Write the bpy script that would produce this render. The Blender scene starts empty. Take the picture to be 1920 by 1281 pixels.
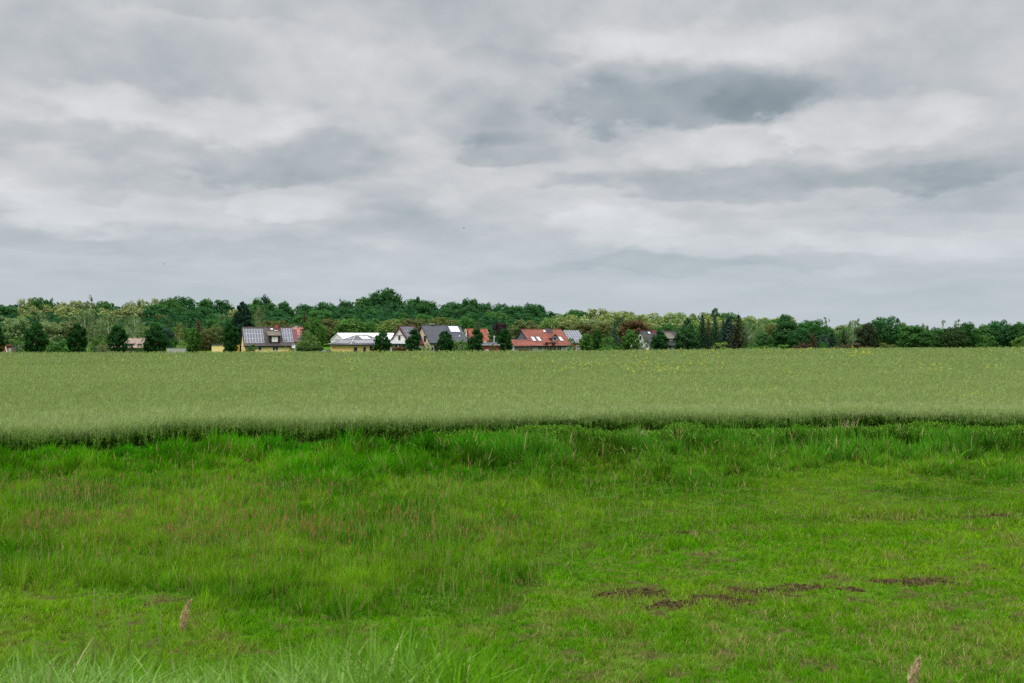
import bpy, math, random
import numpy as np
from math import radians as R, sin, cos, tan, atan, pi

# ------------------------------------------------------------------ basics
sc = bpy.context.scene
COL = sc.collection
F = 35.0 / 36.0 * 1920.0          # focal length in photograph pixels
YH = 628.0                        # horizon row of the photograph
H = 4.8                           # eye height above the meadow
rng = np.random.default_rng(7)
random.seed(7)

def X(px, d): return (px - 960.0) / F * d
def Z(py, d): return H - (py - YH) / F * d
def interp(x, pts):
    pts = np.array(pts, float)
    return np.interp(x, pts[:, 0], pts[:, 1])

# ------------------------------------------------------------------ value noise
def vnoise(x, y, seed=0):
    x = np.asarray(x, float); y = np.asarray(y, float)
    xi = np.floor(x).astype(np.int64); yi = np.floor(y).astype(np.int64)
    fx = x - xi; fy = y - yi
    fx = fx * fx * (3 - 2 * fx); fy = fy * fy * (3 - 2 * fy)
    def h(a, b):
        n = (a * 374761393 + b * 668265263 + seed * 982451653) & 0x7fffffff
        n = ((n ^ (n >> 13)) * 1274126177) & 0x7fffffff
        n = n ^ (n >> 16)
        return (n & 0xffff) / 65535.0
    return (h(xi, yi) * (1 - fx) + h(xi + 1, yi) * fx) * (1 - fy) + (h(xi, yi + 1) * (1 - fx) + h(xi + 1, yi + 1) * fx) * fy
def fbm(x, y, seed=0, o=3):
    s = 0; a = .5; t = 0
    for i in range(o):
        s = s + a * vnoise(x * 2 ** i, y * 2 ** i, seed + i * 17); t += a; a *= .5
    return s / t
def sstep(a, b, x):
    t = np.clip((x - a) / (b - a), 0, 1); return t * t * (3 - 2 * t)

# ------------------------------------------------------------------ object plumbing
def tag(o, label=None, cat=None, group=None, kind=None):
    if label: o['label'] = label
    if cat: o['category'] = cat
    if group: o['group'] = group
    if kind: o['kind'] = kind
    return o
def empty(name, loc, rz=0.0):
    o = bpy.data.objects.new(name, None); COL.objects.link(o)
    o.location = loc; o.rotation_euler = (0, 0, rz); o.empty_display_size = .3
    return o
def link(name, me, parent=None):
    o = bpy.data.objects.new(name, me); COL.objects.link(o)
    if parent is not None: o.parent = parent
    return o
def np_mesh(name, V, faces, mat, col=None, smooth=False):
    """V (n,3); faces: list of int arrays (m,k); col (n,3) per vertex"""
    me = bpy.data.meshes.new(name)
    V = np.ascontiguousarray(V, np.float32)
    me.vertices.add(len(V)); me.vertices.foreach_set('co', V.ravel())
    faces = [np.asarray(f, np.int32) for f in faces if len(f)]
    nl = sum(f.size for f in faces); nf = sum(len(f) for f in faces)
    me.loops.add(nl); me.polygons.add(nf)
    me.loops.foreach_set('vertex_index', np.concatenate([f.ravel() for f in faces]))
    tot = np.concatenate([np.full(len(f), f.shape[1], np.int32) for f in faces])
    st = np.concatenate([[0], np.cumsum(tot)[:-1]]).astype(np.int32)
    me.polygons.foreach_set('loop_start', st)
    try: me.polygons.foreach_set('loop_total', tot)
    except Exception: pass
    if smooth: me.polygons.foreach_set('use_smooth', np.ones(nf, bool))
    if col is not None:
        at = me.color_attributes.new('col', 'FLOAT_COLOR', 'POINT')
        c4 = np.ones((len(V), 4), np.float32); c4[:, :3] = col
        at.data.foreach_set('color', c4.ravel())
    me.materials.append(mat)
    me.update(calc_edges=True); me.validate()
    return me

class MB:
    """collects simple solids into one mesh"""
    def __init__(s): s.v = []; s.f = []
    def add(s, vs, fs):
        b = len(s.v); s.v += [tuple(p) for p in vs]; s.f += [tuple(i + b for i in f) for f in fs]; return s
    def box(s, x0, x1, y0, y1, z0, z1):
        return s.add([(x0, y0, z0), (x1, y0, z0), (x1, y1, z0), (x0, y1, z0), (x0, y0, z1), (x1, y0, z1), (x1, y1, z1), (x0, y1, z1)],
                     [(0, 3, 2, 1), (4, 5, 6, 7), (0, 1, 5, 4), (1, 2, 6, 5), (2, 3, 7, 6), (3, 0, 4, 7)])
    def slab(s, quad, n, t):
        """quad of 4 points, thickened by t along -n"""
        q = [np.array(p, float) for p in quad]; n = np.array(n, float); n /= np.linalg.norm(n)
        lo = [p - n * t for p in q]
        return s.add(lo + q, [(3, 2, 1, 0), (4, 5, 6, 7), (0, 1, 5, 4), (1, 2, 6, 5), (2, 3, 7, 6), (3, 0, 4, 7)])
    def tube(s, pts, radii, n=7, cap=True):
        pts = [np.array(p, float) for p in pts]; b = len(s.v)
        for i, p in enumerate(pts):
            t = pts[min(i + 1, len(pts) - 1)] - pts[max(i - 1, 0)]; t /= max(np.linalg.norm(t), 1e-9)
            a = np.cross(t, (0, 1, 0) if abs(t[1]) < .9 else (1, 0, 0)); a /= np.linalg.norm(a); c = np.cross(t, a)
            for k in range(n):
                w = 2 * pi * k / n
                s.v.append(tuple(p + radii[i] * (cos(w) * a + sin(w) * c)))
        for i in range(len(pts) - 1):
            for k in range(n):
                s.f.append((b + i * n + k, b + i * n + (k + 1) % n, b + (i + 1) * n + (k + 1) % n, b + (i + 1) * n + k))
        if cap:
            s.f.append(tuple(b + k for k in range(n))[::-1]); s.f.append(tuple(b + (len(pts) - 1) * n + k for k in range(n)))
        return s
    def build(s, name, mat, parent=None, smooth=False):
        me = bpy.data.meshes.new(name); me.from_pydata(s.v, [], s.f); me.materials.append(mat)
        import bmesh
        bm = bmesh.new(); bm.from_mesh(me); bmesh.ops.recalc_face_normals(bm, faces=bm.faces); bm.to_mesh(me); bm.free()
        if smooth:
            for p in me.polygons: p.use_smooth = True
        return link(name, me, parent)

# ------------------------------------------------------------------ materials
def mat_new(name):
    m = bpy.data.materials.new(name); m.use_nodes = True
    nt = m.node_tree; nt.nodes.clear()
    out = nt.nodes.new('ShaderNodeOutputMaterial')
    return m, nt, out
def solid(name, col, rough=.7, var=.18, scale=1.5, metal=0, bump=0, spec=.3):
    m, nt, out = mat_new(name)
    b = nt.nodes.new('ShaderNodeBsdfPrincipled'); b.inputs['Roughness'].default_value = rough
    b.inputs['Metallic'].default_value = metal; b.inputs['Specular IOR Level'].default_value = spec
    tc = nt.nodes.new('ShaderNodeTexCoord'); nz = nt.nodes.new('ShaderNodeTexNoise')
    nz.inputs['Scale'].default_value = scale; nz.inputs['Detail'].default_value = 5
    nt.links.new(tc.outputs['Object'], nz.inputs['Vector'])
    rp = nt.nodes.new('ShaderNodeValToRGB'); e = rp.color_ramp.elements
    e[0].position = .3; e[1].position = .7
    e[0].color = tuple(c * (1 - var) for c in col) + (1,); e[1].color = tuple(min(1, c * (1 + var)) for c in col) + (1,)
    nt.links.new(nz.outputs['Fac'], rp.inputs['Fac']); nt.links.new(rp.outputs['Color'], b.inputs['Base Color'])
    if bump:
        bp = nt.nodes.new('ShaderNodeBump'); bp.inputs['Strength'].default_value = bump
        nt.links.new(nz.outputs['Fac'], bp.inputs['Height']); nt.links.new(bp.outputs['Normal'], b.inputs['Normal'])
    nt.links.new(b.outputs['BSDF'], out.inputs['Surface'])
    return m
def tiles(name, col, pitch=.34, var=.25, rough=.6, groove=.55):
    """roof tiles: courses across the slope (object z), staggered joints along the ridge (object x)"""
    m, nt, out = mat_new(name)
    b = nt.nodes.new('ShaderNodeBsdfPrincipled'); b.inputs['Roughness'].default_value = rough; b.inputs['Specular IOR Level'].default_value = .15
    tc = nt.nodes.new('ShaderNodeTexCoord'); mp = nt.nodes.new('ShaderNodeMapping')
    mp.inputs['Rotation'].default_value = (R(90), 0, 0)
    nt.links.new(tc.outputs['Object'], mp.inputs['Vector'])
    br = nt.nodes.new('ShaderNodeTexBrick')
    br.inputs['Scale'].default_value = 1; br.inputs['Brick Width'].default_value = .3; br.inputs['Row Height'].default_value = pitch
    br.inputs['Mortar Size'].default_value = .035; br.inputs['Mortar Smooth'].default_value = .3
    br.inputs['Color1'].default_value = tuple(c * (1 - var * .5) for c in col) + (1,)
    br.inputs['Color2'].default_value = tuple(c * (1 + var * .5) for c in col) + (1,)
    br.inputs['Mortar'].default_value = tuple(c * groove for c in col) + (1,)
    nt.links.new(mp.outputs['Vector'], br.inputs['Vector'])
    nz = nt.nodes.new('ShaderNodeTexNoise'); nz.inputs['Scale'].default_value = .9; nz.inputs['Detail'].default_value = 6
    nt.links.new(tc.outputs['Object'], nz.inputs['Vector'])
    mx = nt.nodes.new('ShaderNodeMix'); mx.data_type = 'RGBA'; mx.blend_type = 'MULTIPLY'
    mx.inputs[0].default_value = 1
    rp = nt.nodes.new('ShaderNodeValToRGB'); rp.color_ramp.elements[0].color = (.7, .7, .72, 1); rp.color_ramp.elements[1].color = (1.2, 1.18, 1.15, 1)
    rp.color_ramp.elements[0].position = .3; rp.color_ramp.elements[1].position = .72
    nt.links.new(nz.outputs['Fac'], rp.inputs['Fac'])
    nt.links.new(br.outputs['Color'], mx.inputs[6]); nt.links.new(rp.outputs['Color'], mx.inputs[7])
    nt.links.new(mx.outputs[2], b.inputs['Base Color'])
    bp = nt.nodes.new('ShaderNodeBump'); bp.inputs['Strength'].default_value = .5; bp.inputs['Distance'].default_value = .05; bp.invert = True
    nt.links.new(br.outputs['Fac'], bp.inputs['Height']); nt.links.new(bp.outputs['Normal'], b.inputs['Normal'])
    nt.links.new(b.outputs['BSDF'], out.inputs['Surface'])
    return m
def leafmat(name, tint_from_object=True, base=(1, 1, 1), transl=.35, rough=.55, noise=True):
    """foliage: per-leaf colour attribute x per-object colour, part of the light passes through"""
    m, nt, out = mat_new(name)
    at = nt.nodes.new('ShaderNodeAttribute'); at.attribute_name = 'col'
    c = at.outputs['Color']
    def mul(a, b_):
        mx = nt.nodes.new('ShaderNodeMix'); mx.data_type = 'RGBA'; mx.blend_type = 'MULTIPLY'; mx.inputs[0].default_value = 1
        nt.links.new(a, mx.inputs[6])
        if hasattr(b_, 'links'): nt.links.new(b_, mx.inputs[7])
        else: mx.inputs[7].default_value = tuple(b_) + (1,)
        return mx.outputs[2]
    if tint_from_object:
        oi = nt.nodes.new('ShaderNodeObjectInfo'); c = mul(c, oi.outputs['Color'])
    else: c = mul(c, base)
    d = nt.nodes.new('ShaderNodeBsdfPrincipled'); d.inputs['Roughness'].default_value = rough
    d.inputs['Specular IOR Level'].default_value = .0 if not tint_from_object else .04
    t = nt.nodes.new('ShaderNodeBsdfTranslucent')
    nt.links.new(c, d.inputs['Base Color'])
    tc = mul(c, (1.15, 1.25, .6)); nt.links.new(tc, t.inputs['Color'])
    mx = nt.nodes.new('ShaderNodeMixShader'); mx.inputs[0].default_value = transl
    nt.links.new(d.outputs['BSDF'], mx.inputs[1]); nt.links.new(t.outputs['BSDF'], mx.inputs[2])
    nt.links.new(mx.outputs[0], out.inputs['Surface'])
    return m
M_LEAF = leafmat('foliage')
M_GRASS = leafmat('grass_blades', False, transl=.3)
M_BARK = solid('bark', (.07, .055, .04), .9, .4, 6, bump=.4)
M_BIRCH = solid('birch_bark', (.42, .4, .36), .8, .5, 5)
M_YELLOW = solid('yellow_render', (.84, .66, .28), .85, .06)
M_ORANGE = solid('orange_yellow_render', (.80, .57, .22), .85, .06)
M_CREAM = solid('cream_render', (.62, .53, .38), .85, .06)
M_WHITE = solid('white_render', (.68, .67, .63), .8, .06)
M_PALE = solid('white_sheet', (.66, .67, .68), .5, .05, .6)
M_WHITEROOF = solid('white_membrane', (.80, .80, .80), .5, .03, .4)
M_GREYW = solid('grey_render', (.42, .41, .38), .85, .15)
M_SLATE = solid('slate_cladding', (.11, .125, .15), .7, .45, 3.5, bump=.3)
M_BLACKCLAD = solid('black_cladding', (.02, .02, .024), .6, .3)
M_DARK = solid('dark_fascia', (.03, .032, .04), .5, .2)
M_DKRED = solid('dark_red_trim', (.09, .02, .022), .6, .2)
M_BRICK = tiles('red_brick', (.30, .075, .05), .075, .3, .85, 1.3)
M_REDWOOD = solid('red_boards', (.33, .085, .07), .8, .2, 3)
M_ORANGEWOOD = solid('orange_boards', (.36, .11, .03), .8, .25, 3)
M_BROWNWOOD = solid('weathered_boards', (.17, .12, .09), .85, .3, 3)
M_PANELFR = solid('panel_frame', (.46, .47, .50), .5, .05, metal=.2)
M_POST = solid('galvanised_steel', (.22, .235, .235), .5, .15, metal=.3)
M_PLASTIC = solid('white_plastic', (.8, .8, .78), .4, .04)
M_RUBBER = solid('rubber', (.015, .015, .016), .8, .1)
M_CARPAINT = solid('black_car_paint', (.012, .014, .018), .12, .05, spec=.8)
M_CARBLUE = solid('dark_blue_car_paint', (.012, .02, .05), .12, .05, spec=.8)
M_CARLIGHT = solid('lamp_lens', (.6, .6, .6), .1, .05, spec=.8)
def glass(name, col, rough=.06):
    m, nt, out = mat_new(name); b = nt.nodes.new('ShaderNodeBsdfPrincipled')
    tc = nt.nodes.new('ShaderNodeTexCoord'); nz = nt.nodes.new('ShaderNodeTexNoise'); nz.inputs['Scale'].default_value = .8
    nt.links.new(tc.outputs['Object'], nz.inputs['Vector'])
    rp = nt.nodes.new('ShaderNodeValToRGB'); rp.color_ramp.elements[0].color = tuple(c * .75 for c in col) + (1,); rp.color_ramp.elements[1].color = tuple(c * 1.25 for c in col) + (1,)
    nt.links.new(nz.outputs['Fac'], rp.inputs['Fac']); nt.links.new(rp.outputs['Color'], b.inputs['Base Color'])
    b.inputs['Roughness'].default_value = rough; b.inputs['Specular IOR Level'].default_value = .7 if rough < .3 else .25
    nt.links.new(b.outputs['BSDF'], out.inputs['Surface']); return m
M_GLASS = glass('window_glass', (.03, .035, .045))
M_BLIND = solid('white_blind', (.72, .72, .68), .7, .04)
M_CELL = glass('solar_cells', (.085, .09, .112), .38)
M_THERM = glass('solar_thermal_glass', (.62, .64, .66), .2)
M_SKYL = glass('skylight_glass', (.46, .49, .51), .15)
T_BROWN = tiles('brown_roof_tiles', (.085, .068, .06))
T_DORMER = tiles('weathered_tiles', (.15, .13, .10))
T_PLUM = tiles('plum_roof_tiles', (.16, .055, .07))
T_SALMON = tiles('salmon_roof_tiles', (.40, .16, .12))
T_GREY = tiles('grey_roof_tiles', (.085, .09, .105), .55, .18, .5, .42)
T_ANTH = tiles('anthracite_roof_tiles', (.12, .12, .13))
T_RED = tiles('red_roof_tiles', (.235, .075, .050), .42, .25)
T_ORANGE = tiles('orange_roof_tiles', (.27, .078, .044), .45, .25)
T_DARKBR = tiles('dark_brown_roof_tiles', (.06, .05, .055))
T_SHED = tiles('worn_shed_tiles', (.27, .205, .16), .3, .35)
M_BITUMEN = solid('bitumen_roof', (.05, .055, .07), .7, .4, 1.2)
# ------------------------------------------------------------------ terrain
RAMP = [(-400, -.42), (0, -.39), (400, -.30), (700, -.14), (1000, -.02), (1160, .10), (1400, .35), (1600, .53), (1920, .72), (2400, .9)]
def gz(x, y):
    x = np.asarray(x, float); y = np.asarray(y, float)
    z = np.clip(.36 * (12.6 - y), 0, 3.2)
    z = np.where((y > 11) & (y < 14.2), .36 * (14.2 - y) ** 2 / 6.4, z)
    px = 960 + F * x / np.maximum(y, 5)
    up = interp(px, RAMP)
    fld = sstep(48, 230, y)
    z = z + fld * (.22 + up)
    z = z - sstep(231, 240, y) * (.55 + up * .6)
    hill = sstep(275, 470, y)
    hh = interp(px, [(-500, 5), (0, 6), (600, 6.0), (950, 5.6), (1150, 4.4), (1400, 3.0), (1500, 1.2), (1920, .8), (2500, .6)])
    z = z + hill * hh - sstep(500, 900, y) * hh * .8
    z = z + (vnoise(x * .45, y * .45, 3) - .5) * .10 * sstep(12, 15, y) * (1 - sstep(44, 60, y))
    return z

def edge_py(px):   # where the foot of the crop meets the meadow, as seen
    return interp(px, [(-500, 868), (0, 852), (200, 846), (350, 831), (600, 829), (850, 827), (1000, 819), (1200, 815), (1400, 811), (1650, 808), (1900, 812), (2400, 815)])
def edge_d(px): return H * F / (edge_py(px) - YH)
MOWN = [(-900, 1090), (0, 1103), (120, 1110), (300, 1106), (360, 1127), (480, 1146), (600, 1160), (780, 1164), (900, 1176), (955, 1165), (990, 1132), (1020, 1092),
        (1050, 1060), (1120, 1033), (1250, 1006), (1400, 986), (1600, 970), (1920, 952), (2400, 930)]
def topx(x, y): return 960 + F * x / y, YH + F * H / y
# mud patches given on the ground plane (centre x, centre y, half length, half width, turn)
def gp(px, py): d = H * F / (py - YH); return X(px, d), d
MUD = []
for (a, b, l, w) in [(1185, 1112, 62, 9), (1250, 1133, 55, 7), (1330, 1122, 40, 6), (1420, 1112, 62, 11), (1375, 1131, 40, 7), (1510, 1104, 42, 5), (1590, 1106, 22, 3), (1680, 1092, 40, 4), (1745, 1092, 62, 8),
                     (1660, 971, 90, 3), (1850, 970, 60, 4), (1300, 1002, 30, 2.5), (1410, 1008, 20, 2)]:
    x0, y0 = gp(a, b); MUD.append((x0, y0, l / F * y0, abs(gp(a, b - w)[1] - gp(a, b + w)[1]) / 2 * .95))
def hash2(a, b, seed):
    n = (a.astype(np.int64) * 73856093) ^ (b.astype(np.int64) * 19349663) ^ (seed * 83492791)
    n = ((n ^ (n >> 13)) * 1274126177) & 0x7fffffff
    n = ((n ^ (n >> 11)) * 668265263) & 0x7fffffff
    return ((n ^ (n >> 15)) & 0xffff) / 65535.0
def tufts(x, y, g, seed, pull):
    """gathers feet of blades into tufts: new x, y, outward direction, distance share, two random numbers per tuft"""
    wx = x + (vnoise(x / g * .45, y / g * .45, seed + 40) - .5) * g * 2.4; wy = y + (vnoise(x / g * .45, y / g * .45, seed + 41) - .5) * g * 2.4
    ix, iy = np.floor((wx * .8 + wy * .6) / g), np.floor((wy * .8 - wx * .6) / g)
    cx = (ix + .15 + .7 * hash2(ix, iy, seed)) * g; cy = (iy + .15 + .7 * hash2(ix, iy, seed + 1)) * g
    cx, cy = cx * .8 - cy * .6, cy * .8 + cx * .6
    dx, dy = wx - cx, wy - cy
    return x - dx * (1 - pull), y - dy * (1 - pull), np.arctan2(dy, dx), np.hypot(dx, dy) / g, hash2(ix, iy, seed + 2), hash2(ix, iy, seed + 3)
def mud(x, y, k=1.0):
    m = np.zeros_like(x)
    for (a, b, l, w) in MUD:
        q = ((x - a) / (l * k)) ** 2 + ((y - b - .04 * (x - a)) / (w * k ** 2)) ** 2
        m = np.maximum(m, 1.25 - q)
    n = fbm(x * 5.0, y * 9.0, 21, 4)
    return sstep(.12, .55, m * .9 + (n - .5) * 3.0 + .05)
def bare(x, y):   # small thin spots in the mown turf
    n = fbm(x * 1.7, y * 1.3, 5); n2 = fbm(x * .35, y * .3, 9)
    return sstep(.60, .80, n + (n2 - .5) * .35)

def grid_axis(stops):
    out = []
    for (a, b, n) in stops: out += list(np.linspace(a, b, n, endpoint=False))
    return np.array(out + [stops[-1][1]])
ax = grid_axis([(-2600, -400, 10), (-400, -60, 30), (-60, -22, 38), (-22, 22, 150), (22, 60, 38), (60, 400, 30), (400, 2600, 10)])
ay = grid_axis([(-200, 0, 10), (0, 14, 40), (14, 34, 90), (34, 60, 60), (60, 230, 60), (230, 300, 50), (300, 520, 30), (520, 1000, 12), (1000, 2600, 8)])
gx, gy = np.meshgrid(ax, ay)
gzz = gz(gx, gy)
nX, nY = len(ax), len(ay)
idx = np.arange(nX * nY).reshape(nY, nX)
gf = np.stack([idx[:-1, :-1].ravel(), idx[:-1, 1:].ravel(), idx[1:, 1:].ravel(), idx[1:, :-1].ravel()], 1)
# what covers the soil: 0 soil and old thatch, 1 short turf
gcov = sstep(236, 242, gy) + .85 * (1 - mud(gx, np.maximum(gy, .1)) ) * sstep(2, 4, gy) * (1 - sstep(38, 40, gy))
gcol = np.stack([gcov, gcov, gcov], -1).reshape(-1, 3)
m, nt, out = mat_new('soil_and_turf')
b = nt.nodes.new('ShaderNodeBsdfPrincipled'); b.inputs['Roughness'].default_value = .95; b.inputs['Specular IOR Level'].default_value = .0
tc = nt.nodes.new('ShaderNodeTexCoord')
n1 = nt.nodes.new('ShaderNodeTexNoise'); n1.inputs['Scale'].default_value = 9; n1.inputs['Detail'].default_value = 8; n1.inputs['Roughness'].default_value = .7
n2 = nt.nodes.new('ShaderNodeTexNoise'); n2.inputs['Scale'].default_value = .8; n2.inputs['Detail'].default_value = 5
for n in (n1, n2): nt.links.new(tc.outputs['Object'], n.inputs['Vector'])
r1 = nt.nodes.new('ShaderNodeValToRGB'); e = r1.color_ramp.elements
e[0].position = .3; e[0].color = (.036, .028, .012, 1); e[1].position = .7; e[1].color = (.13, .10, .045, 1)
el_ = e.new(.5); el_.color = (.06, .05, .02, 1)
nt.links.new(n1.outputs['Fac'], r1.inputs['Fac'])
r2 = nt.nodes.new('ShaderNodeValToRGB'); e = r2.color_ramp.elements
e[0].position = .3; e[0].color = (.040, .105, .006, 1); e[1].position = .7; e[1].color = (.080, .165, .012, 1)
nt.links.new(n2.outputs['Fac'], r2.inputs['Fac'])
at = nt.nodes.new('ShaderNodeAttribute'); at.attribute_name = 'col'
mx = nt.nodes.new('ShaderNodeMix'); mx.data_type = 'RGBA'
nt.links.new(at.outputs['Fac'], mx.inputs[0]); nt.links.new(r1.outputs['Color'], mx.inputs[6]); nt.links.new(r2.outputs['Color'], mx.inputs[7])
nt.links.new(mx.outputs[2], b.inputs['Base Color'])
bp = nt.nodes.new('ShaderNodeBump'); bp.inputs['Strength'].default_value = .8; bp.inputs['Distance'].default_value = .05
nt.links.new(n1.outputs['Fac'], bp.inputs['Height']); nt.links.new(bp.outputs['Normal'], b.inputs['Normal'])
nt.links.new(b.outputs['BSDF'], out.inputs['Surface'])
M_SOIL = m
ground = link('ground', np_mesh('ground', np.stack([gx.ravel(), gy.ravel(), gzz.ravel()], 1), [gf], M_SOIL, gcol, True))
tag(ground, 'soil of the meadow, the field and the rising land behind the village', 'ground', kind='structure')

# ------------------------------------------------------------------ blades
def blades(P, h, w, yaw, ldir, lean, col, seg=2, tipc=None):
    """P (N,3) foot; h height; w width; yaw facing; ldir lean direction; lean 0..1.5; col (N,3)"""
    N = len(P)
    side = np.stack([np.cos(yaw), np.sin(yaw), np.zeros(N)], 1)
    ld = np.stack([np.cos(ldir), np.sin(ldir), np.zeros(N)], 1)
    L = np.hypot(1.0, lean)
    vs = []
    for i in range(seg + 1):
        t = i / seg
        c = P + ld * (lean * h * t ** 1.7 / L)[:, None] + np.array([0, 0, 1.]) * (h * (t - .22 * np.minimum(lean, 1.2) * t * t) / np.sqrt(L))[:, None]
        if i == seg: vs.append(c[:, None, :])
        else:
            ww = w * (1 - .35 * t) * .5
            vs.append(np.stack([c - side * ww[:, None], c + side * ww[:, None]], 1))
    V = np.concatenate(vs, 1); k = 2 * seg + 1
    base = (np.arange(N) * k)[:, None]
    q = [np.concatenate([base + 2 * i, base + 2 * i + 1, base + 2 * i + 3, base + 2 * i + 2], 1) for i in range(seg - 1)]
    t_ = np.concatenate([base + 2 * seg - 2, base + 2 * seg - 1, base + 2 * seg], 1)
    C = np.repeat(col[:, None, :], k, 1)
    return V.reshape(-1, 3), q, t_, C.reshape(-1, 3)
class Bunch:
    def __init__(s): s.V = []; s.Q = []; s.T = []; s.C = []; s.n = 0
    def add(s, V, q, t, C):
        s.V.append(V); s.C.append(C); s.Q += [a + s.n for a in q]
        if t is not None: s.T.append(t + s.n)
        s.n += len(V)
    def mesh(s, name, mat):
        fs = []
        if s.Q: fs.append(np.concatenate(s.Q))
        if s.T: fs.append(np.concatenate(s.T))
        return np_mesh(name, np.concatenate(s.V), fs, mat, np.concatenate(s.C))
def jit(N, base, v=.25, hue=.12):
    c = np.array(base)[None, :] * (1 + rng.uniform(-v, v, (N, 1)))
    return np.clip(c * (1 + rng.uniform(-hue, hue, (N, 3))), .002, .9)
def lerp3(a, b, t): return np.array(a)[None, :] * (1 - t[:, None]) + np.array(b)[None, :] * t[:, None]

PXW = F / 1.875     # pixels of the scored render per metre at 1 m
# ---- the meadow: candidates spread so that each bit of the picture gets about as many
def meadow_points(n, d0, d1, power=1.6):
    u = rng.random(n)
    a = 1 - power + 1
    # density per area ~ d^-power ; width of the strip ~ d
    d = (d0 ** a + u * (d1 ** a - d0 ** a)) ** (1 / a) if abs(a) > 1e-3 else d0 * (d1 / d0) ** u
    px = rng.uniform(-420, 2340, n)
    return px, X(px, d), d

turf = Bunch()
NT = 900000
px, x, y = meadow_points(NT, 12.0, 50.0)
py = YH + F * H / y
cl = fbm(x * 1.1, y * 1.1, 31); cl2 = fbm(x * .33, y * .33, 41); cl3 = fbm(x * 3.1, y * 3.1, 51)
ed = edge_d(px)
keep = y < ed - .25
mb = interp(px, MOWN) + (fbm(x * 1.5, y * 1.5, 61, 4) - .5) * 46 + rng.normal(0, 4, NT)
tall = py < mb
mudm = mud(x, y); br = np.maximum(bare(x, y), .8 * mud(x, y, 1.5))
keep &= ~((~tall) & (rng.random(NT) < np.maximum(mudm * .80, br * .25)))
# heights
left = 1 - sstep(850, 1250, px); rightstrip_ = sstep(700, 1050, px)
ht_tall = (.13 + .20 * left)
strip = sstep(925, 852, py + (cl2 - .5) * 70) * (.55 + .45 * sstep(.3, .6, cl))
ht_tall = ht_tall + strip * (.36 - .04 * left) * (.30 + 1.2 * sstep(.35, .66, cl))
rut = np.exp(-((py - interp(px, [(900, 1020), (1050, 1052), (1250, 1000), (1500, 975), (1920, 955)])) / 6) ** 2) * (px > 1000)
rut2 = np.exp(-((py - interp(px, [(900, 1085), (1250, 1030), (1500, 1005), (1920, 985)])) / 7) ** 2) * (px > 1150) * .6
ht_mown = .085 + .075 * sstep(.35, .7, cl) + .05 * sstep(.5, .8, cl3) + .28 * rut + .14 * rut2
taper = np.where(px > 600, 1 - sstep(600, 760, px) * (1 - (.25 + .75 * sstep(-5, 75, mb - py))), .55 + .45 * sstep(-4, 14, mb - py))
clump = sstep(.34, .68, cl) * .75 + sstep(.40, .66, cl3) * .45
h = np.where(tall, np.maximum(ht_tall * taper, .11) * (.52 + .80 * clump), ht_mown)
h = h * rng.uniform(.6, 1.25, NT) * np.where(tall, 1, sstep(0, .5, 1 - mudm) * .7 + .3)
hmax = np.maximum(.10, H * (1 - y / ed) * 1.0 + .05) * (.55 + 1.3 * sstep(.42, .72, cl)) + .12 * sstep(.5, .75, fbm(x * .9, y * .9, 131)) * rightstrip_
h = np.where(tall, np.minimum(h, hmax * rng.uniform(.75, 1.15, NT)), h)
dry = np.exp(-((py - interp(px, [(900, 1020), (1050, 1052), (1250, 1000), (1500, 975), (1920, 955)]) - 11) / 4.5) ** 2) * (px > 1030) * sstep(.38, .6, cl)
br = np.maximum(br, .9 * dry)
dirty = np.where(tall & (dry < .3), 0, np.maximum(br * .6, mudm) * .85)
tx, ty, ta, tr, t1, t2 = tufts(x, y, .36, 11, .62)
ux, uy, ua, ur, u1, u2 = tufts(x, y, .16, 17, .8)
isT = tall & (t2 > .45) & (h > .16)
x = np.where(isT, tx, np.where(tall, x, ux)); y = np.where(isT, ty, np.where(tall, y, uy))
h = h * np.where(isT, .68 + .60 * t1, np.where(tall, .72, .70 + .55 * u1)) * np.where(isT, 1.12 - .35 * tr, 1)
P = np.stack([x, y, gz(x, y) - .015], 1)
w = np.maximum(rng.uniform(.005, .010, NT), .62 / PXW * y) * (1 + .9 * strip * tall)
# colours
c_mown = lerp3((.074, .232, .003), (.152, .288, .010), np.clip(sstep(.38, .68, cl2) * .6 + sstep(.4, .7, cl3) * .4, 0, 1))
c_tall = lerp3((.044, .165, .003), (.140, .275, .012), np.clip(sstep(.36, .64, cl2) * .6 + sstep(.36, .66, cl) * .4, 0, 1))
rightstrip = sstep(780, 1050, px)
c_strip = lerp3((.040, .205, .003), (.052, .170, .012), rightstrip) * (.36 + .85 * sstep(.30, .66, fbm(x * .62, y * .62, 211, 3)))[:, None] * (.8 + .4 * cl3)[:, None]  # patchy darkening: part darker growth, part shade painted into the blade colour
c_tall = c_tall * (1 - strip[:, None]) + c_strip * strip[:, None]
fine = 1 + (fbm(x * 5, y * 5, 55, 2) - .5) * .5
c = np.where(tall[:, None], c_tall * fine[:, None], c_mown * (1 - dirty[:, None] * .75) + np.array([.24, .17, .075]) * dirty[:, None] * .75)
c = c * (1 + rng.uniform(-.28, .28, (NT, 1))) * (1 + rng.uniform(-.10, .10, (NT, 3)))
dead = rng.random(NT) < np.where(tall, .05, .035 + .16 * dirty)
c[dead] = jit(int(dead.sum()), (.32, .26, .12))
c = np.clip(c, .003, .8)
straw = (~tall) & (rng.random(NT) < .30 * sstep(1110, 1200, py) * sstep(1000, 1150, px) * sstep(.38, .62, fbm(x * .8, y * .8, 301)))
c[straw] = jit(int(straw.sum()), (.30, .26, .10), .3)
lean = np.abs(rng.normal(.35, .3, NT)) + np.where(tall, .05, .25)
ldir = rng.uniform(0, 2 * pi, NT); wind = rng.random(NT) < .45; ldir[wind] = rng.normal(.2, .7, int(wind.sum()))
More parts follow.
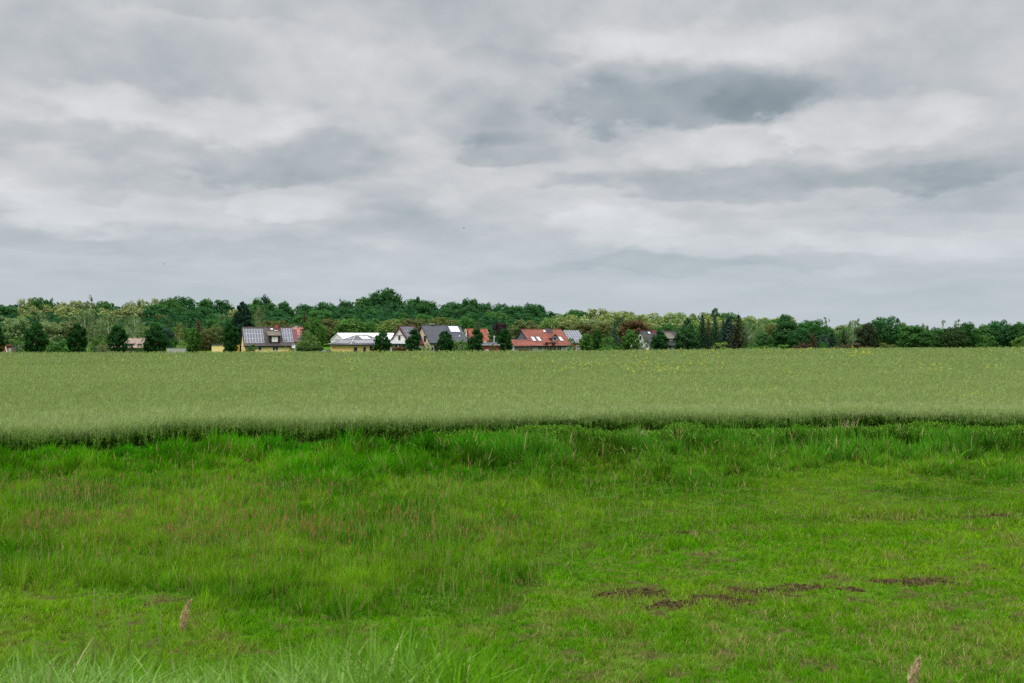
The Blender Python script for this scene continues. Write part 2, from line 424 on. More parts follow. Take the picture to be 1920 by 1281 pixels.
fan = rng.random(NT) < .75; ldir = np.where(isT & fan, ta + rng.normal(0, .4, NT), np.where(~tall & fan, ua + rng.normal(0, .5, NT), ldir))
lean = lean * np.where(isT, .45 + 1.1 * tr, 1)
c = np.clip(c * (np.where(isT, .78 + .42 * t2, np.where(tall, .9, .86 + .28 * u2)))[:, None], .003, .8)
k = np.where(keep)[0]
kt = k[tall[k]]; km = k[~tall[k]]
yaw = rng.uniform(-1.0, 1.0, NT)
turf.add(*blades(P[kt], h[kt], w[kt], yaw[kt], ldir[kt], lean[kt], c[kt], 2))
turf.add(*blades(P[km], h[km], w[km] * 1.15, yaw[km], ldir[km], lean[km], c[km], 2))
# ---- red-brown flower spikes of sorrel and foxtail among the tall grass
ns = 30000
px, x, y = meadow_points(ns, 17, 36, 1.2)
py = YH + F * H / y
pr = np.exp(-((py - interp(px, [(-200, 985), (300, 1005), (700, 1008), (1100, 1015)])) / 30) ** 2) * (1 - sstep(800, 1100, px)) + .35 * np.exp(-((py - 938) / 22) ** 2) * (1 - sstep(450, 750, px)) + .06 * (px < 1000)
pr = pr * sstep(.36, .62, fbm(x * .8, y * .8, 77)) + .02
ok = (rng.random(ns) < pr) & (py < interp(px, MOWN) - 8)
x, y = x[ok], y[ok]; n = len(x)
hh = rng.uniform(.36, .58, n)
P = np.stack([x, y, gz(x, y)], 1)
turf.add(*blades(P, hh, np.maximum(.004, .35 / PXW * y), rng.uniform(-.6, .6, n), rng.uniform(0, 6.28, n), rng.uniform(0, .2, n), jit(n, (.16, .15, .05)), 2))
P2 = P + np.array([0, 0, 1.]) * (hh * .72)[:, None]
turf.add(*blades(P2, hh * rng.uniform(.16, .34, n), np.maximum(.010, .62 / PXW * y), rng.uniform(-.6, .6, n), rng.uniform(0, 6.28, n), rng.uniform(0, .3, n), jit(n, (.27, .150, .066), .35, .15), 2))
# ---- pale seed heads standing over the tall grass
n = 16000
px, x, y = meadow_points(n, 16.5, 40, 1.3); py = YH + F * H / y
ok = (py < interp(px, MOWN) - 6) & (rng.random(n) < (1 - .75 * sstep(850, 1200, px)) * (.25 + sstep(.4, .6, fbm(x * .5, y * .5, 177)))) & (py > 905)
x, y = x[ok], y[ok]; n = len(x); hh = rng.uniform(.30, .62, n)
P = np.stack([x, y, gz(x, y)], 1); ld = rng.uniform(0, 6.28, n); le = rng.uniform(.05, .4, n)
turf.add(*blades(P, hh, np.maximum(.004, .4 / PXW * y), rng.uniform(-.6, .6, n), ld, le, jit(n, (.20, .27, .07)), 3))
# ---- broad-leaved weeds under the edge of the crop, mostly on the right
nw = 15000
px = rng.uniform(700, 2180, nw) ** 1.0
ed = edge_d(px); y = ed - .1 - np.abs(rng.normal(0, 2.6, nw)); x = X(px, y)
ok = fbm(x * .7, y * .7, 88) > .40
ok &= rng.random(nw) < sstep(700, 1100, px)
x, y = x[ok], y[ok]; n = len(x)
hw = np.minimum((.34 + .42 * fbm(x * .7, y * .7, 88)), H * (1 - y / edge_d(960 + F * x / y)) + .08 + .34 * sstep(.48, .72, fbm(x * .5, y * .5, 133))) * rng.uniform(.75, 1.1, n)
for lv in range(5):
    z = gz(x, y) + hw * (1 - .16 * lv)
    P = np.stack([x + rng.normal(0, .05, n), y + rng.normal(0, .05, n), z], 1)
    turf.add(*blades(P, rng.uniform(.10, .17, n), rng.uniform(.045, .075, n), rng.uniform(0, 6.28, n), rng.uniform(0, 6.28, n), rng.uniform(.8, 1.6, n),
                     jit(n, (.085, .195, .020), .35, .08), 2))
turf_o = link('meadow_grass', turf.mesh('meadow_grass', M_GRASS))
tag(turf_o, 'green meadow grass, tall with reddish spikes on the left and mown short on the right', 'grass', kind='stuff')

# ---- lumps of bare earth thrown up in the wheel ruts
mbv = Bunch(); nC = 9000
ii = rng.integers(0, len(MUD), nC)
A = np.array(MUD)[ii]
x = A[:, 0] + rng.uniform(-1.2, 1.2, nC) * A[:, 2]; y = A[:, 1] + rng.uniform(-1.2, 1.2, nC) * A[:, 3]
ok = mud(x, y) > .35; x, y = x[ok], y[ok]; n = len(x)
r = rng.uniform(.008, .030, n) * (1 + 1.2 * (rng.random(n) < .06)) * rng.uniform(.5, 1.2, n)
octv = np.array([(1, 0, 0), (0, 1, 0), (-1, 0, 0), (0, -1, 0), (0, 0, 1), (.7, .7, .6), (-.7, .7, .6), (-.7, -.7, .6), (.7, -.7, .6)], float)
octf = np.array([(0, 5, 8), (0, 1, 5), (1, 6, 5), (1, 2, 6), (2, 7, 6), (2, 3, 7), (3, 8, 7), (3, 0, 8), (4, 5, 6), (4, 6, 7), (4, 7, 8), (4, 8, 5)])
V = octv[None] * r[:, None, None] * rng.uniform(.6, 1.3, (n, 9, 1)) * np.array([1.2, 1, .8]) + np.stack([x, y, gz(x, y) + .005], 1)[:, None, :]
T = (octf[None] + (np.arange(n) * 9)[:, None, None]).reshape(-1, 3)
mbv.add(V.reshape(-1, 3), [], T, np.repeat(jit(n, (.054, .041, .019), .55, .1)[:, None], 9, 1).reshape(-1, 3))
M_CLOD = leafmat('earth_clods', False, transl=0, rough=.95)
tag(link('soil_clods', mbv.mesh('soil_clods', M_CLOD)), 'dark brown lumps of bare earth in the wheel ruts of the mown grass', 'soil', kind='stuff')

# ---- rank grass of the near bank, close to the lens
bank = Bunch(); nb = 88000
y = rng.uniform(5.2, 12.4, nb); px = rng.uniform(-800, 2720, nb); x = X(px, y)
hb = interp(px, [(-200, 1.0), (0, 1.0), (400, .90), (560, 1.1), (700, 1.22), (850, 1.1), (1000, .58), (1200, .42), (1500, .34), (2100, .36)])
cl = fbm(x * 1.3, y * 1.3, 101)
cl4 = fbm(x * .9 + 7, y * .9, 104, 4)
hb = hb * (.48 + .42 * sstep(.30, .72, cl4)) * rng.uniform(.4, .95, nb) * interp(y, [(5, .85), (9, 1), (10.5, .55), (12.4, .3)])
pale = .9 * sstep(7.6, 6.2, y + (cl - .5) * 2) * (1 - sstep(500, 900, px)) * .8
c = lerp3((.085, .22, .005), (.22, .34, .10), np.clip(pale + rng.uniform(-.25, .25, nb), 0, 1))
c = c * (1 + rng.uniform(-.3, .3, (nb, 1)))
dead = rng.random(nb) < .02; c[dead] = jit(int(dead.sum()), (.4, .36, .2))
P = np.stack([x, y, gz(x, y) - .02], 1)
bank.add(*blades(P, hb, rng.uniform(.005, .012, nb), rng.uniform(-1.2, 1.2, nb), rng.uniform(0, 6.28, nb), np.abs(rng.normal(.9, .6, nb)), np.clip(c, 0, .8), 5))
tag(link('bank_grass', bank.mesh('bank_grass', M_GRASS)), 'pale rank grass blades on the near bank along the bottom edge', 'grass', kind='stuff')

# ------------------------------------------------------------------ the field of green rape in pod
crop = Bunch()
def crop_h(px, d): return 1.06 + .04 * sstep(60, 200, d)
# low closed canopy under the tips
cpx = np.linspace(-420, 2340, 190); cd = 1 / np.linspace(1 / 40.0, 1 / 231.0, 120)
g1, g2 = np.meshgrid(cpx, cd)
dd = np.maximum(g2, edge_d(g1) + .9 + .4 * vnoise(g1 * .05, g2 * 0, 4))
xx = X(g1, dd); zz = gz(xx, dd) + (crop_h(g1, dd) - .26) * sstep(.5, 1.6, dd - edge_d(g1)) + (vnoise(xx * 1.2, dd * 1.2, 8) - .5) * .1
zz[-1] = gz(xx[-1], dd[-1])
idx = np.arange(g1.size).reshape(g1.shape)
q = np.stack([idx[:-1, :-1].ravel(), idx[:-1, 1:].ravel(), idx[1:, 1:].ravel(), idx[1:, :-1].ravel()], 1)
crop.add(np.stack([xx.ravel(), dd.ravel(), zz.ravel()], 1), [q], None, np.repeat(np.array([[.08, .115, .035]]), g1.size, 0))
def crop_colour(px, x, y, n):
    band = fbm(x * .05, y * .12, 71); b2 = fbm(x * .4, y * .25, 72)
    c = lerp3((.188, .258, .086), (.264, .336, .132), np.clip(band * .7 + b2 * .5 - .1, 0, 1))
    head = np.exp(-((y - edge_d(px) - 3.2) / 3.4) ** 2)
    c = c * (1 - head[:, None] * .4) + np.array([.30, .36, .175]) * head[:, None] * .4
    return np.clip(c * (1 + rng.uniform(-.15, .15, (n, 1))) * (1 + rng.uniform(-.05, .05, (n, 3))), .01, .7)
# tips over the whole field, spread evenly over the picture
nt_ = 320000
u = rng.random(nt_); px = rng.uniform(-380, 2300, nt_); e = edge_d(px)
y = 1 / (1 / (e + .3) + u * (1 / 231.5 - 1 / (e + .3))); x = X(px, y)
wn = fbm(x * .55, y * .35, 73)
wl = fbm(x * .11, y * .07, 79)
tall_tip = rng.random(nt_) < .10
top = gz(x, y) + crop_h(px, y) * (.84 + .16 * wn + .14 * wl) + rng.normal(0, .03, nt_) + tall_tip * .16
c = crop_colour(px, x, y, nt_)
c = np.where(tall_tip[:, None], np.clip(c * np.array([1.16, 1.13, 1.18]), 0, .7), c)
W = np.maximum(.007, .44 / PXW * y)
for k_ in range(4):
    hgt = rng.uniform(.16, .34, nt_)
    P = np.stack([x + rng.normal(0, .05, nt_), y + rng.normal(0, .05, nt_), top - hgt * rng.uniform(.75, 1.1, nt_)], 1)
    crop.add(*blades(P, hgt, W * rng.uniform(.7, 1.3, nt_), rng.uniform(-.9, .9, nt_), rng.normal(.3, 1.3, nt_), np.abs(rng.normal(.35, .3, nt_)), np.clip(c * rng.uniform(.85, 1.15, (nt_, 1)), 0, .8), 1))
# whole plants along the near edge
nn = 5200
px = rng.uniform(-330, 2250, nn); off = np.abs(rng.normal(0, 1.3, nn))
y = edge_d(px) + off + 2.6 * (fbm(px * .014, px * 0, 15, 5) - .5) - 1.5 * (rng.random(nn) < .10) * rng.random(nn); x = X(px, y)
hh = crop_h(px, y) * rng.uniform(.66, 1.08, nn) * (.72 + .52 * fbm(x * .5, y * .5, 73, 4))
zg = gz(x, y); c = crop_colour(px, x, y, nn) * np.array([.74, .86, .62])
lean = np.abs(rng.normal(.10, .08, nn)); ld = rng.uniform(0, 6.28, nn)
crop.add(*blades(np.stack([x, y, zg], 1), hh, np.full(nn, .011), rng.uniform(-.5, .5, nn), ld, lean, c * np.array([.55, .75, .4]), 3))
for j in range(22):      # pods and side branches up the stem, leaves low down
    t = rng.uniform(.08, 1.0, nn); s = hh * t
    base = np.stack([x + np.cos(ld) * lean * s * .6, y + np.sin(ld) * lean * s * .6, zg + s * .97], 1)
    low = t < .55
    a = rng.uniform(0, 6.28, nn)
    ln = np.where(low, rng.uniform(.10, .26, nn), rng.uniform(.10, .24, nn)); wd = np.where(low, rng.uniform(.04, .08, nn), rng.uniform(.008, .016, nn))
    cc = np.where(low[:, None], jit(nn, (.060, .13, .018), .35), c)
    crop.add(*blades(base, ln, wd, a + 1.57, a, np.where(low, 1.3, rng.uniform(.3, .9, nn)), cc, 2))
# leftover yellow flowers in loose clusters, more of them to the right
FL = [(660, 676, 26, 10), (655, 692, 18, 6), (790, 673, 34, 22), (880, 668, 40, 14), (1000, 676, 50, 26), (1045, 690, 60, 34), (1100, 680, 60, 24), (1180, 686, 60, 40), (1235, 693, 50, 46), (1290, 690, 70, 36), (1340, 682, 40, 22),
      (1410, 735, 36, 18), (1470, 696, 30, 20), (1480, 740, 40, 14), (1620, 660, 40, 42), (1560, 668, 70, 22), (1690, 680, 80, 16), (1755, 692, 30, 26), (1870, 690, 30, 22), (1830, 742, 40, 22), (1915, 662, 30, 18), (1880, 655, 60, 24),
      (1215, 660, 90, 34), (1320, 660, 70, 36), (1480, 657, 90, 30), (730, 662, 80, 24), (540, 668, 60, 14), (400, 690, 60, 8), (250, 700, 90, 8), (250, 790, 60, 5), (1750, 742, 60, 10), (2060, 690, 60, 20), (-120, 690, 70, 6), (300, 672, 90, 10)]
fx, fy, fz = [], [], []
for (a, b_, s, n) in FL:
    for _ in range(max(2, int(n * .55))):
        p = random.gauss(a, s * .5); q_ = random.gauss(b_, 5)
        # ray onto the top of the crop
        lo, hi = 45.0, 229.0
        for _ in range(22):
            mid = (lo + hi) / 2
            zt = float(gz(X(p, mid), mid)) + 1.06 + .04 * float(sstep(60, 200, mid))
            if Z(q_, mid) > zt: lo = mid
            else: hi = mid
        fx.append(X(p, lo)); fy.append(lo); fz.append(float(gz(X(p, lo), lo)) + 1.08 + .04 * float(sstep(60, 200, lo)))
fx, fy, fz = map(np.array, (fx, fy, fz)); n = len(fx)
for k_ in range(3):
    P = np.stack([fx + rng.normal(0, .07, n), fy + rng.normal(0, .07, n), fz + rng.uniform(-.08, .14, n)], 1)
    crop.add(*blades(P, np.maximum(.05, .9 / PXW * fy) * rng.uniform(.6, 1.3, n), np.maximum(.03, .75 / PXW * fy) * rng.uniform(.6, 1.2, n), rng.uniform(-.7, .7, n), rng.uniform(0, 6.28, n), rng.uniform(0, .4, n), jit(n, (.62, .58, .05), .2, .08), 2))
crop_o = link('rapeseed_crop', crop.mesh('rapeseed_crop', M_GRASS))
tag(crop_o, 'pale olive green rapeseed crop in pod with scattered yellow flowers, filling the wide field', 'crop', kind='stuff')
# the strip of rough grass between field and gardens
rg = Bunch(); n = 16000
px = rng.uniform(-380, 2300, n); y = rng.uniform(231.5, 241, n); x = X(px, y)
rg.add(*blades(np.stack([x, y, gz(x, y)], 1), rng.uniform(.25, .7, n), np.full(n, .16), rng.uniform(-1, 1, n), rng.uniform(0, 6.28, n), rng.uniform(0, .5, n), jit(n, (.12, .19, .045)), 2))
tag(link('verge_grass', rg.mesh('verge_grass', M_GRASS)), 'rough grass verge between the crop and the village gardens', 'grass', kind='stuff')
# ------------------------------------------------------------------ tree meshes (unit size: 1 high, 1 wide)
def leaf_quads(C, Nrm, size, col, asp=.75, r=None):
    r = r or rng; N = len(C)
    Nrm = Nrm / np.maximum(np.linalg.norm(Nrm, axis=1, keepdims=True), 1e-6)
    a = np.cross(Nrm, r.normal(size=(N, 3))); a /= np.maximum(np.linalg.norm(a, axis=1, keepdims=True), 1e-6)
    b_ = np.cross(Nrm, a)
    s = size * r.uniform(.65, 1.35, N)
    a = a * s[:, None] * .5; b_ = b_ * (s * asp)[:, None] * .5
    fold = Nrm * (s * .18)[:, None]
    V = np.stack([C - a * 1.0, C - b_ * .9 + fold * .5, C + a * 1.0, C + b_ * .9 + fold], 1)
    return V.reshape(-1, 3), np.arange(4 * N).reshape(N, 4), np.repeat(col[:, None], 4, 1).reshape(-1, 3)
def puff_crown(name, cen, rad, per, leaf, r, blossom=0.0, var=.25, squash=.8, upbias=.35):
    C, Nn, Cl, S = [], [], [], []
    for c, q in zip(cen, rad):
        n = max(4, int(per * r.uniform(.75, 1.25)))
        d = r.normal(size=(n, 3)); d[:, 2] += upbias; d /= np.linalg.norm(d, axis=1, keepdims=True)
        p = np.array(c) + d * q * r.uniform(.55, 1.08, (n, 1)) * np.array([1, 1, squash])
        C.append(p); Nn.append(d + r.normal(0, .20, (n, 3)) + np.array([0, 0, .28]))
        g = r.uniform(1 - var * .6, 1 + var * .6)
        col = g * r.uniform(1 - var * .6, 1 + var * .6, (n, 1)) * (1 + r.uniform(-.05, .05, (n, 3)))
        if blossom > 0:
            bl = (r.random(n) < blossom * r.uniform(.2, 1.7)) & (d[:, 2] > -.25)
            col[bl] = np.array([2.2, 2.05, 3.2]) * r.uniform(.7, 1.1, (int(bl.sum()), 1))
        Cl.append(col)
    C = np.concatenate(C); Nn = np.concatenate(Nn); Cl = np.concatenate(Cl)
    C[:, 2] = np.maximum(C[:, 2], .015)
    V, f, col = leaf_quads(C, Nn, np.full(len(C), leaf), Cl, .75, r)
    return np_mesh(name, V, [f], M_LEAF, col)
def env_points(n, prof, r, inner=.55):
    """points filling a body of revolution, more of them near its skin"""
    out = []
    while len(out) < n:
        t = r.random(); R_ = prof(t)
        if r.random() * .55 > R_: continue
        q = R_ * (1 - (1 - inner) * r.random() ** 1.6); a = r.uniform(0, 2 * pi)
        out.append((q * cos(a), q * sin(a), t))
    return out
def mk_linden(r):
    prof = lambda t: .40 * max(0, math.sin(pi * min(1, (t * .93 + .05)) ** .80)) ** .62
    lo = r.uniform(.05, .10)
    cen = [(x, y, lo + z * (.93 - lo)) for x, y, z in env_points(130, prof, r, .35)]
    return puff_crown('linden_crown', cen, r.uniform(.062, .105, 130), 44, .058, r, var=.24)
def mk_broad(r):
    w = r.uniform(.9, 1.1)
    prof = lambda t: .38 * w * max(0, 1 - abs((t - .45) / .60) ** 2.4) ** .55
    n = 100
    cen = [(x, y, .16 + z * .76) for x, y, z in env_points(n, prof, r, .5)]
    for _ in range(4):
        a = r.uniform(0, 6.28); cen.append((.33 * cos(a), .33 * sin(a), r.uniform(.25, .75)))
    for _ in range(3):
        a = r.uniform(0, 6.28); q = r.uniform(0, .2); cen.append((q * cos(a), q * sin(a), r.uniform(.84, .93)))
    return puff_crown('broad_crown', cen, r.uniform(.075, .145, len(cen)), 40, .056, r, var=.24)
def mk_oak(r):   # open crown whose clumps stand apart against the sky
    cen = []
    for _ in range(13):
        a = r.uniform(0, 6.28); q = r.uniform(.05, .40); z = r.uniform(.35, .93) - q * .35
        for _ in range(4): cen.append((q * cos(a) + r.normal(0, .05), q * sin(a) + r.normal(0, .05), z + r.normal(0, .05)))
    return puff_crown('oak_crown', cen, r.uniform(.045, .095, len(cen)), 30, .052, r, var=.3)
def mk_robinia(r):
    prof = lambda t: .37 * max(0, 1 - abs((t - .5) / .62) ** 2.6) ** .5
    cen = [(x, y, .14 + z * .78) for x, y, z in env_points(120, prof, r, .55)]
    return puff_crown('robinia_crown', cen, r.uniform(.06, .12, 120), 34, .046, r, blossom=.20, var=.25)
def mk_birch(r):
    C, Nn, Cl = [], [], []
    for _ in range(95):
        a = r.uniform(0, 6.28); t = r.random(); q = .40 * math.sqrt(r.random()) * (1 - .75 * max(0, t - .45) / .55)
        x, y, z = q * cos(a), q * sin(a), .35 + .62 * t
        L = r.uniform(.12, .36) * (1.1 - .5 * t); n = 20
        s = np.linspace(0, 1, n)
        p = np.stack([x + cos(a) * .05 * np.sqrt(s) + r.normal(0, .012, n), y + sin(a) * .05 * np.sqrt(s) + r.normal(0, .012, n), z - L * s], 1)
        C.append(p); Nn.append(np.stack([np.full(n, cos(a)), np.full(n, sin(a)), np.full(n, .4)], 1) + r.normal(0, .5, (n, 3)))
        Cl.append(r.uniform(.75, 1.25) * r.uniform(.75, 1.25, (n, 1)) * np.ones((1, 3)))
    C = np.concatenate(C); C[:, 2] = np.maximum(C[:, 2], .03)
    V, f, col = leaf_quads(C, np.concatenate(Nn), np.full(len(C), .042), np.concatenate(Cl), .6, r)
    return np_mesh('birch_crown', V, [f], M_LEAF, col)
def mk_spruce(r):
    C, Nn, Cl, S = [], [], [], []
    tiers = 24
    for i in range(tiers):
        t = i / tiers; z = .04 + .93 * t; Rr = .47 * (1 - t) ** .85 + .02
        nb_ = int(7 + 9 * (1 - t))
        a0 = r.uniform(0, 6.28)
        for j in range(nb_):
            a = a0 + 2 * pi * j / nb_ + r.normal(0, .15); L = Rr * r.uniform(.65, 1.12); n = max(4, int(16 * L / .47) + 2)
            s = np.linspace(.12, 1, n)
            p = np.stack([cos(a) * L * s, sin(a) * L * s, z - .10 * L * s + .05 * L * s * s - r.uniform(0, .02)], 1) + r.normal(0, .012, (n, 3))
            C.append(p); Nn.append(np.tile([cos(a) * .5, sin(a) * .5, 1.], (n, 1)) + r.normal(0, .5, (n, 3)))
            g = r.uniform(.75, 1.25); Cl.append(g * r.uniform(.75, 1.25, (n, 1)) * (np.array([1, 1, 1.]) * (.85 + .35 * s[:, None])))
            S.append(np.full(n, .052))
    C.append(np.stack([r.normal(0, .008, 10), r.normal(0, .008, 10), np.linspace(.92, 1.0, 10)], 1)); Nn.append(r.normal(0, 1, (10, 3))); Cl.append(np.ones((10, 3))); S.append(np.full(10, .025))
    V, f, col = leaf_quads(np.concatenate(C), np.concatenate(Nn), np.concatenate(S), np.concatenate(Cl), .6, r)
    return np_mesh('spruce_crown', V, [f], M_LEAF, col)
def mk_conifer(r):
    prof = lambda t: .46 * (1 - t) ** .62 * (.75 + .25 * min(1, t * 6))
    cen = [(x, y, .03 + z * .95) for x, y, z in env_points(300, prof, r, .55)] + [(0, 0, .90), (0, 0, .94), (0, 0, .965)]
    rad = [r.uniform(.05, .085) * (1.05 - .75 * c[2]) + .012 for c in cen]
    return puff_crown('conifer_crown', cen, rad, 34, .055, r, var=.26, squash=.6)
def mk_thin(r):
    cen, rad = [], []
    for i in range(30):
        t = r.uniform(.25, 1); a = r.uniform(0, 6.28); q = r.uniform(.1, .42) * (1.15 - .75 * t)
        cen.append((q * cos(a), q * sin(a), t * .95)); rad.append(r.uniform(.03, .07))
    return puff_crown('thin_crown', cen, rad, 20, .042, r, var=.3)
def mk_bush(r):
    prof = lambda t: .42 * max(.05, 1 - (t * 1.0) ** 2.2) ** .55
    cen = [(x, y, .05 + z * .82) for x, y, z in env_points(48, prof, r, .45)]
    return puff_crown('bush_crown', cen, r.uniform(.08, .15, 48), 34, .065, r, var=.28)
def mk_trunk(r, top=.75, rad=.028, name='trunk', mat=None, low=True):
    mb_ = MB()
    lx, ly = r.normal(0, .02), r.normal(0, .02)
    mb_.tube([(0, 0, -.04), (lx * .3, ly * .3, .15), (lx, ly, .45), (lx * 1.4, ly * 1.4, top)], [rad * 1.3, rad, rad * .7, rad * .25], 7)
    for _ in range(6):
        a = r.uniform(0, 6.28); z = r.uniform(.22, .6); L = r.uniform(.2, .36)
        mb_.tube([(lx * z, ly * z, z), (cos(a) * L * .5, sin(a) * L * .5, z + L * .45), (cos(a) * L, sin(a) * L, z + L * .75)], [rad * .45, rad * .3, rad * .1], 5)
    me = bpy.data.meshes.new(name); me.from_pydata(mb_.v, [], mb_.f); me.materials.append(mat or M_BARK)
    for p in me.polygons: p.use_smooth = True
    return me
CROWN, TRUNK = {}, {}
for i_, (kd, fn, nv) in enumerate([('linden', mk_linden, 5), ('broad', mk_broad, 6), ('oak', mk_oak, 3), ('robinia', mk_robinia, 5), ('birch', mk_birch, 4), ('spruce', mk_spruce, 4), ('conifer', mk_conifer, 3), ('thin', mk_thin, 3), ('bush', mk_bush, 4)]):
    CROWN[kd] = [fn(np.random.default_rng(100 * i_ + j)) for j in range(nv)]
    TRUNK[kd] = [mk_trunk(np.random.default_rng(900 + 10 * i_ + j), .9 if kd in ('spruce', 'conifer', 'birch', 'thin') else .72, .018 if kd in ('spruce', 'birch', 'thin') else .026,
                          mat=M_BIRCH if kd == 'birch' else M_BARK) for j in range(2)]
NAMES = {'linden': 'linden_tree', 'broad': 'broadleaf_tree', 'oak': 'oak_tree', 'robinia': 'robinia_tree', 'birch': 'birch_tree', 'spruce': 'spruce_tree', 'conifer': 'conifer_tree', 'thin': 'slender_tree', 'bush': 'garden_shrub'}
tree_count = 0
def plant(kind, px, d, top_py, width_px, tint, label, group=None, cat=None, variant=None):
    """a tree at its real place: its height follows from its top as seen, its width from its outline"""
    global tree_count
    tree_count += 1
    x = X(px, d); z0 = float(gz(x, d)) - .05
    h = max(1.2, Z(top_py, d) - z0); w = width_px / F * d
    r = random.Random(int(px * 13 + d * 7 + tree_count))
    e = empty(NAMES[kind], (x, d, z0), r.uniform(0, 2 * pi))
    v = r.randrange(len(CROWN[kind])) if variant is None else variant
    c = link('crown', CROWN[kind][v], e); c.scale = (w * 1.06, w * 1.06, h)
    j = r.uniform(.88, 1.12)
    c.color = (tint[0] * j * r.uniform(.92, 1.08), tint[1] * j, tint[2] * j * r.uniform(.92, 1.08), 1)
    if kind != 'bush':
        t = link('trunk', TRUNK[kind][r.randrange(2)], e); t.scale = (min(w, h), min(w, h), h)
    tag(e, label, cat or ('shrub' if kind == 'bush' else 'tree'), group)
    return e

# tints: leaf colour of each kind; the teal in DKT is painted distance haze
DK = (.030, .095, .020); DKT = (.038, .120, .038); MID = (.060, .160, .038); BRT = (.095, .19, .042); LIGHT = (.13, .20, .060); OLV = (.125, .15, .050); BRN = (.112, .118, .046)
RED = (.125, .082, .038); PUR = (.040, .020, .036); GRY = (.155, .225, .10); BLU = (.045, .095, .070); BLK = (.018, .052, .034); SPB = (.075, .065, .034); ROB = (.20, .235, .085); VLT = (.155, .235, .07)

# the row of clipped young lindens along the edge of the field
LDK = (.019, .074, .016)
G = 'young lindens in a row along the edge of the field'
for (px, top, w, d, tint, lab) in [
    (-8, 609, 40, 236, LDK, 'dark linden cut off by the left edge of the photo'),
    (67, 603, 46, 236, LDK, 'egg-shaped dark linden, widest of the row, right of the orange shed'),
    (146, 605, 42, 236, LDK, 'dark linden with a bare trunk, next right of the widest one'),
    (220, 607, 43, 237, LDK, 'dark linden directly left of the worn tiled barn'),
    (291, 606, 49, 237, LDK, 'broad dark linden directly right of the worn tiled barn'),
    (364, 612, 32, 238, (.07, .17, .03), 'lighter green narrow linden left of the yellow flat-roofed annex'),
    (432, 602, 39, 236, LDK, 'dark linden standing in front of the yellow annex and solar house gable'),
    (717, 619, 37, 236, LDK, 'dark linden in front of the yellow bungalow wall'),
    (776, 615, 35, 236, LDK, 'dark linden between the white gable and the cream gable'),
    (835, 618, 35, 236, LDK, 'dark linden in front of the grey roof of the cream house'),
    (893, 614, 35, 236, LDK, 'dark linden in front of the small orange-roofed house'),
    (946, 614, 34, 236, LDK, 'dark linden between the purple tree and the long red roof'),
    (1182, 616, 38, 237, (.07, .17, .03), 'bright green linden left of the white gable under the dark brown roof'),
    (1237, 619, 38, 236, LDK, 'dark linden in front of the dark brown roof with a dormer'),
    (1286, 611, 48, 237, (.034, .10, .03), 'wide dark linden left of the tall spruces')]:
    plant('linden', px, d, top, w, tint, lab, G)

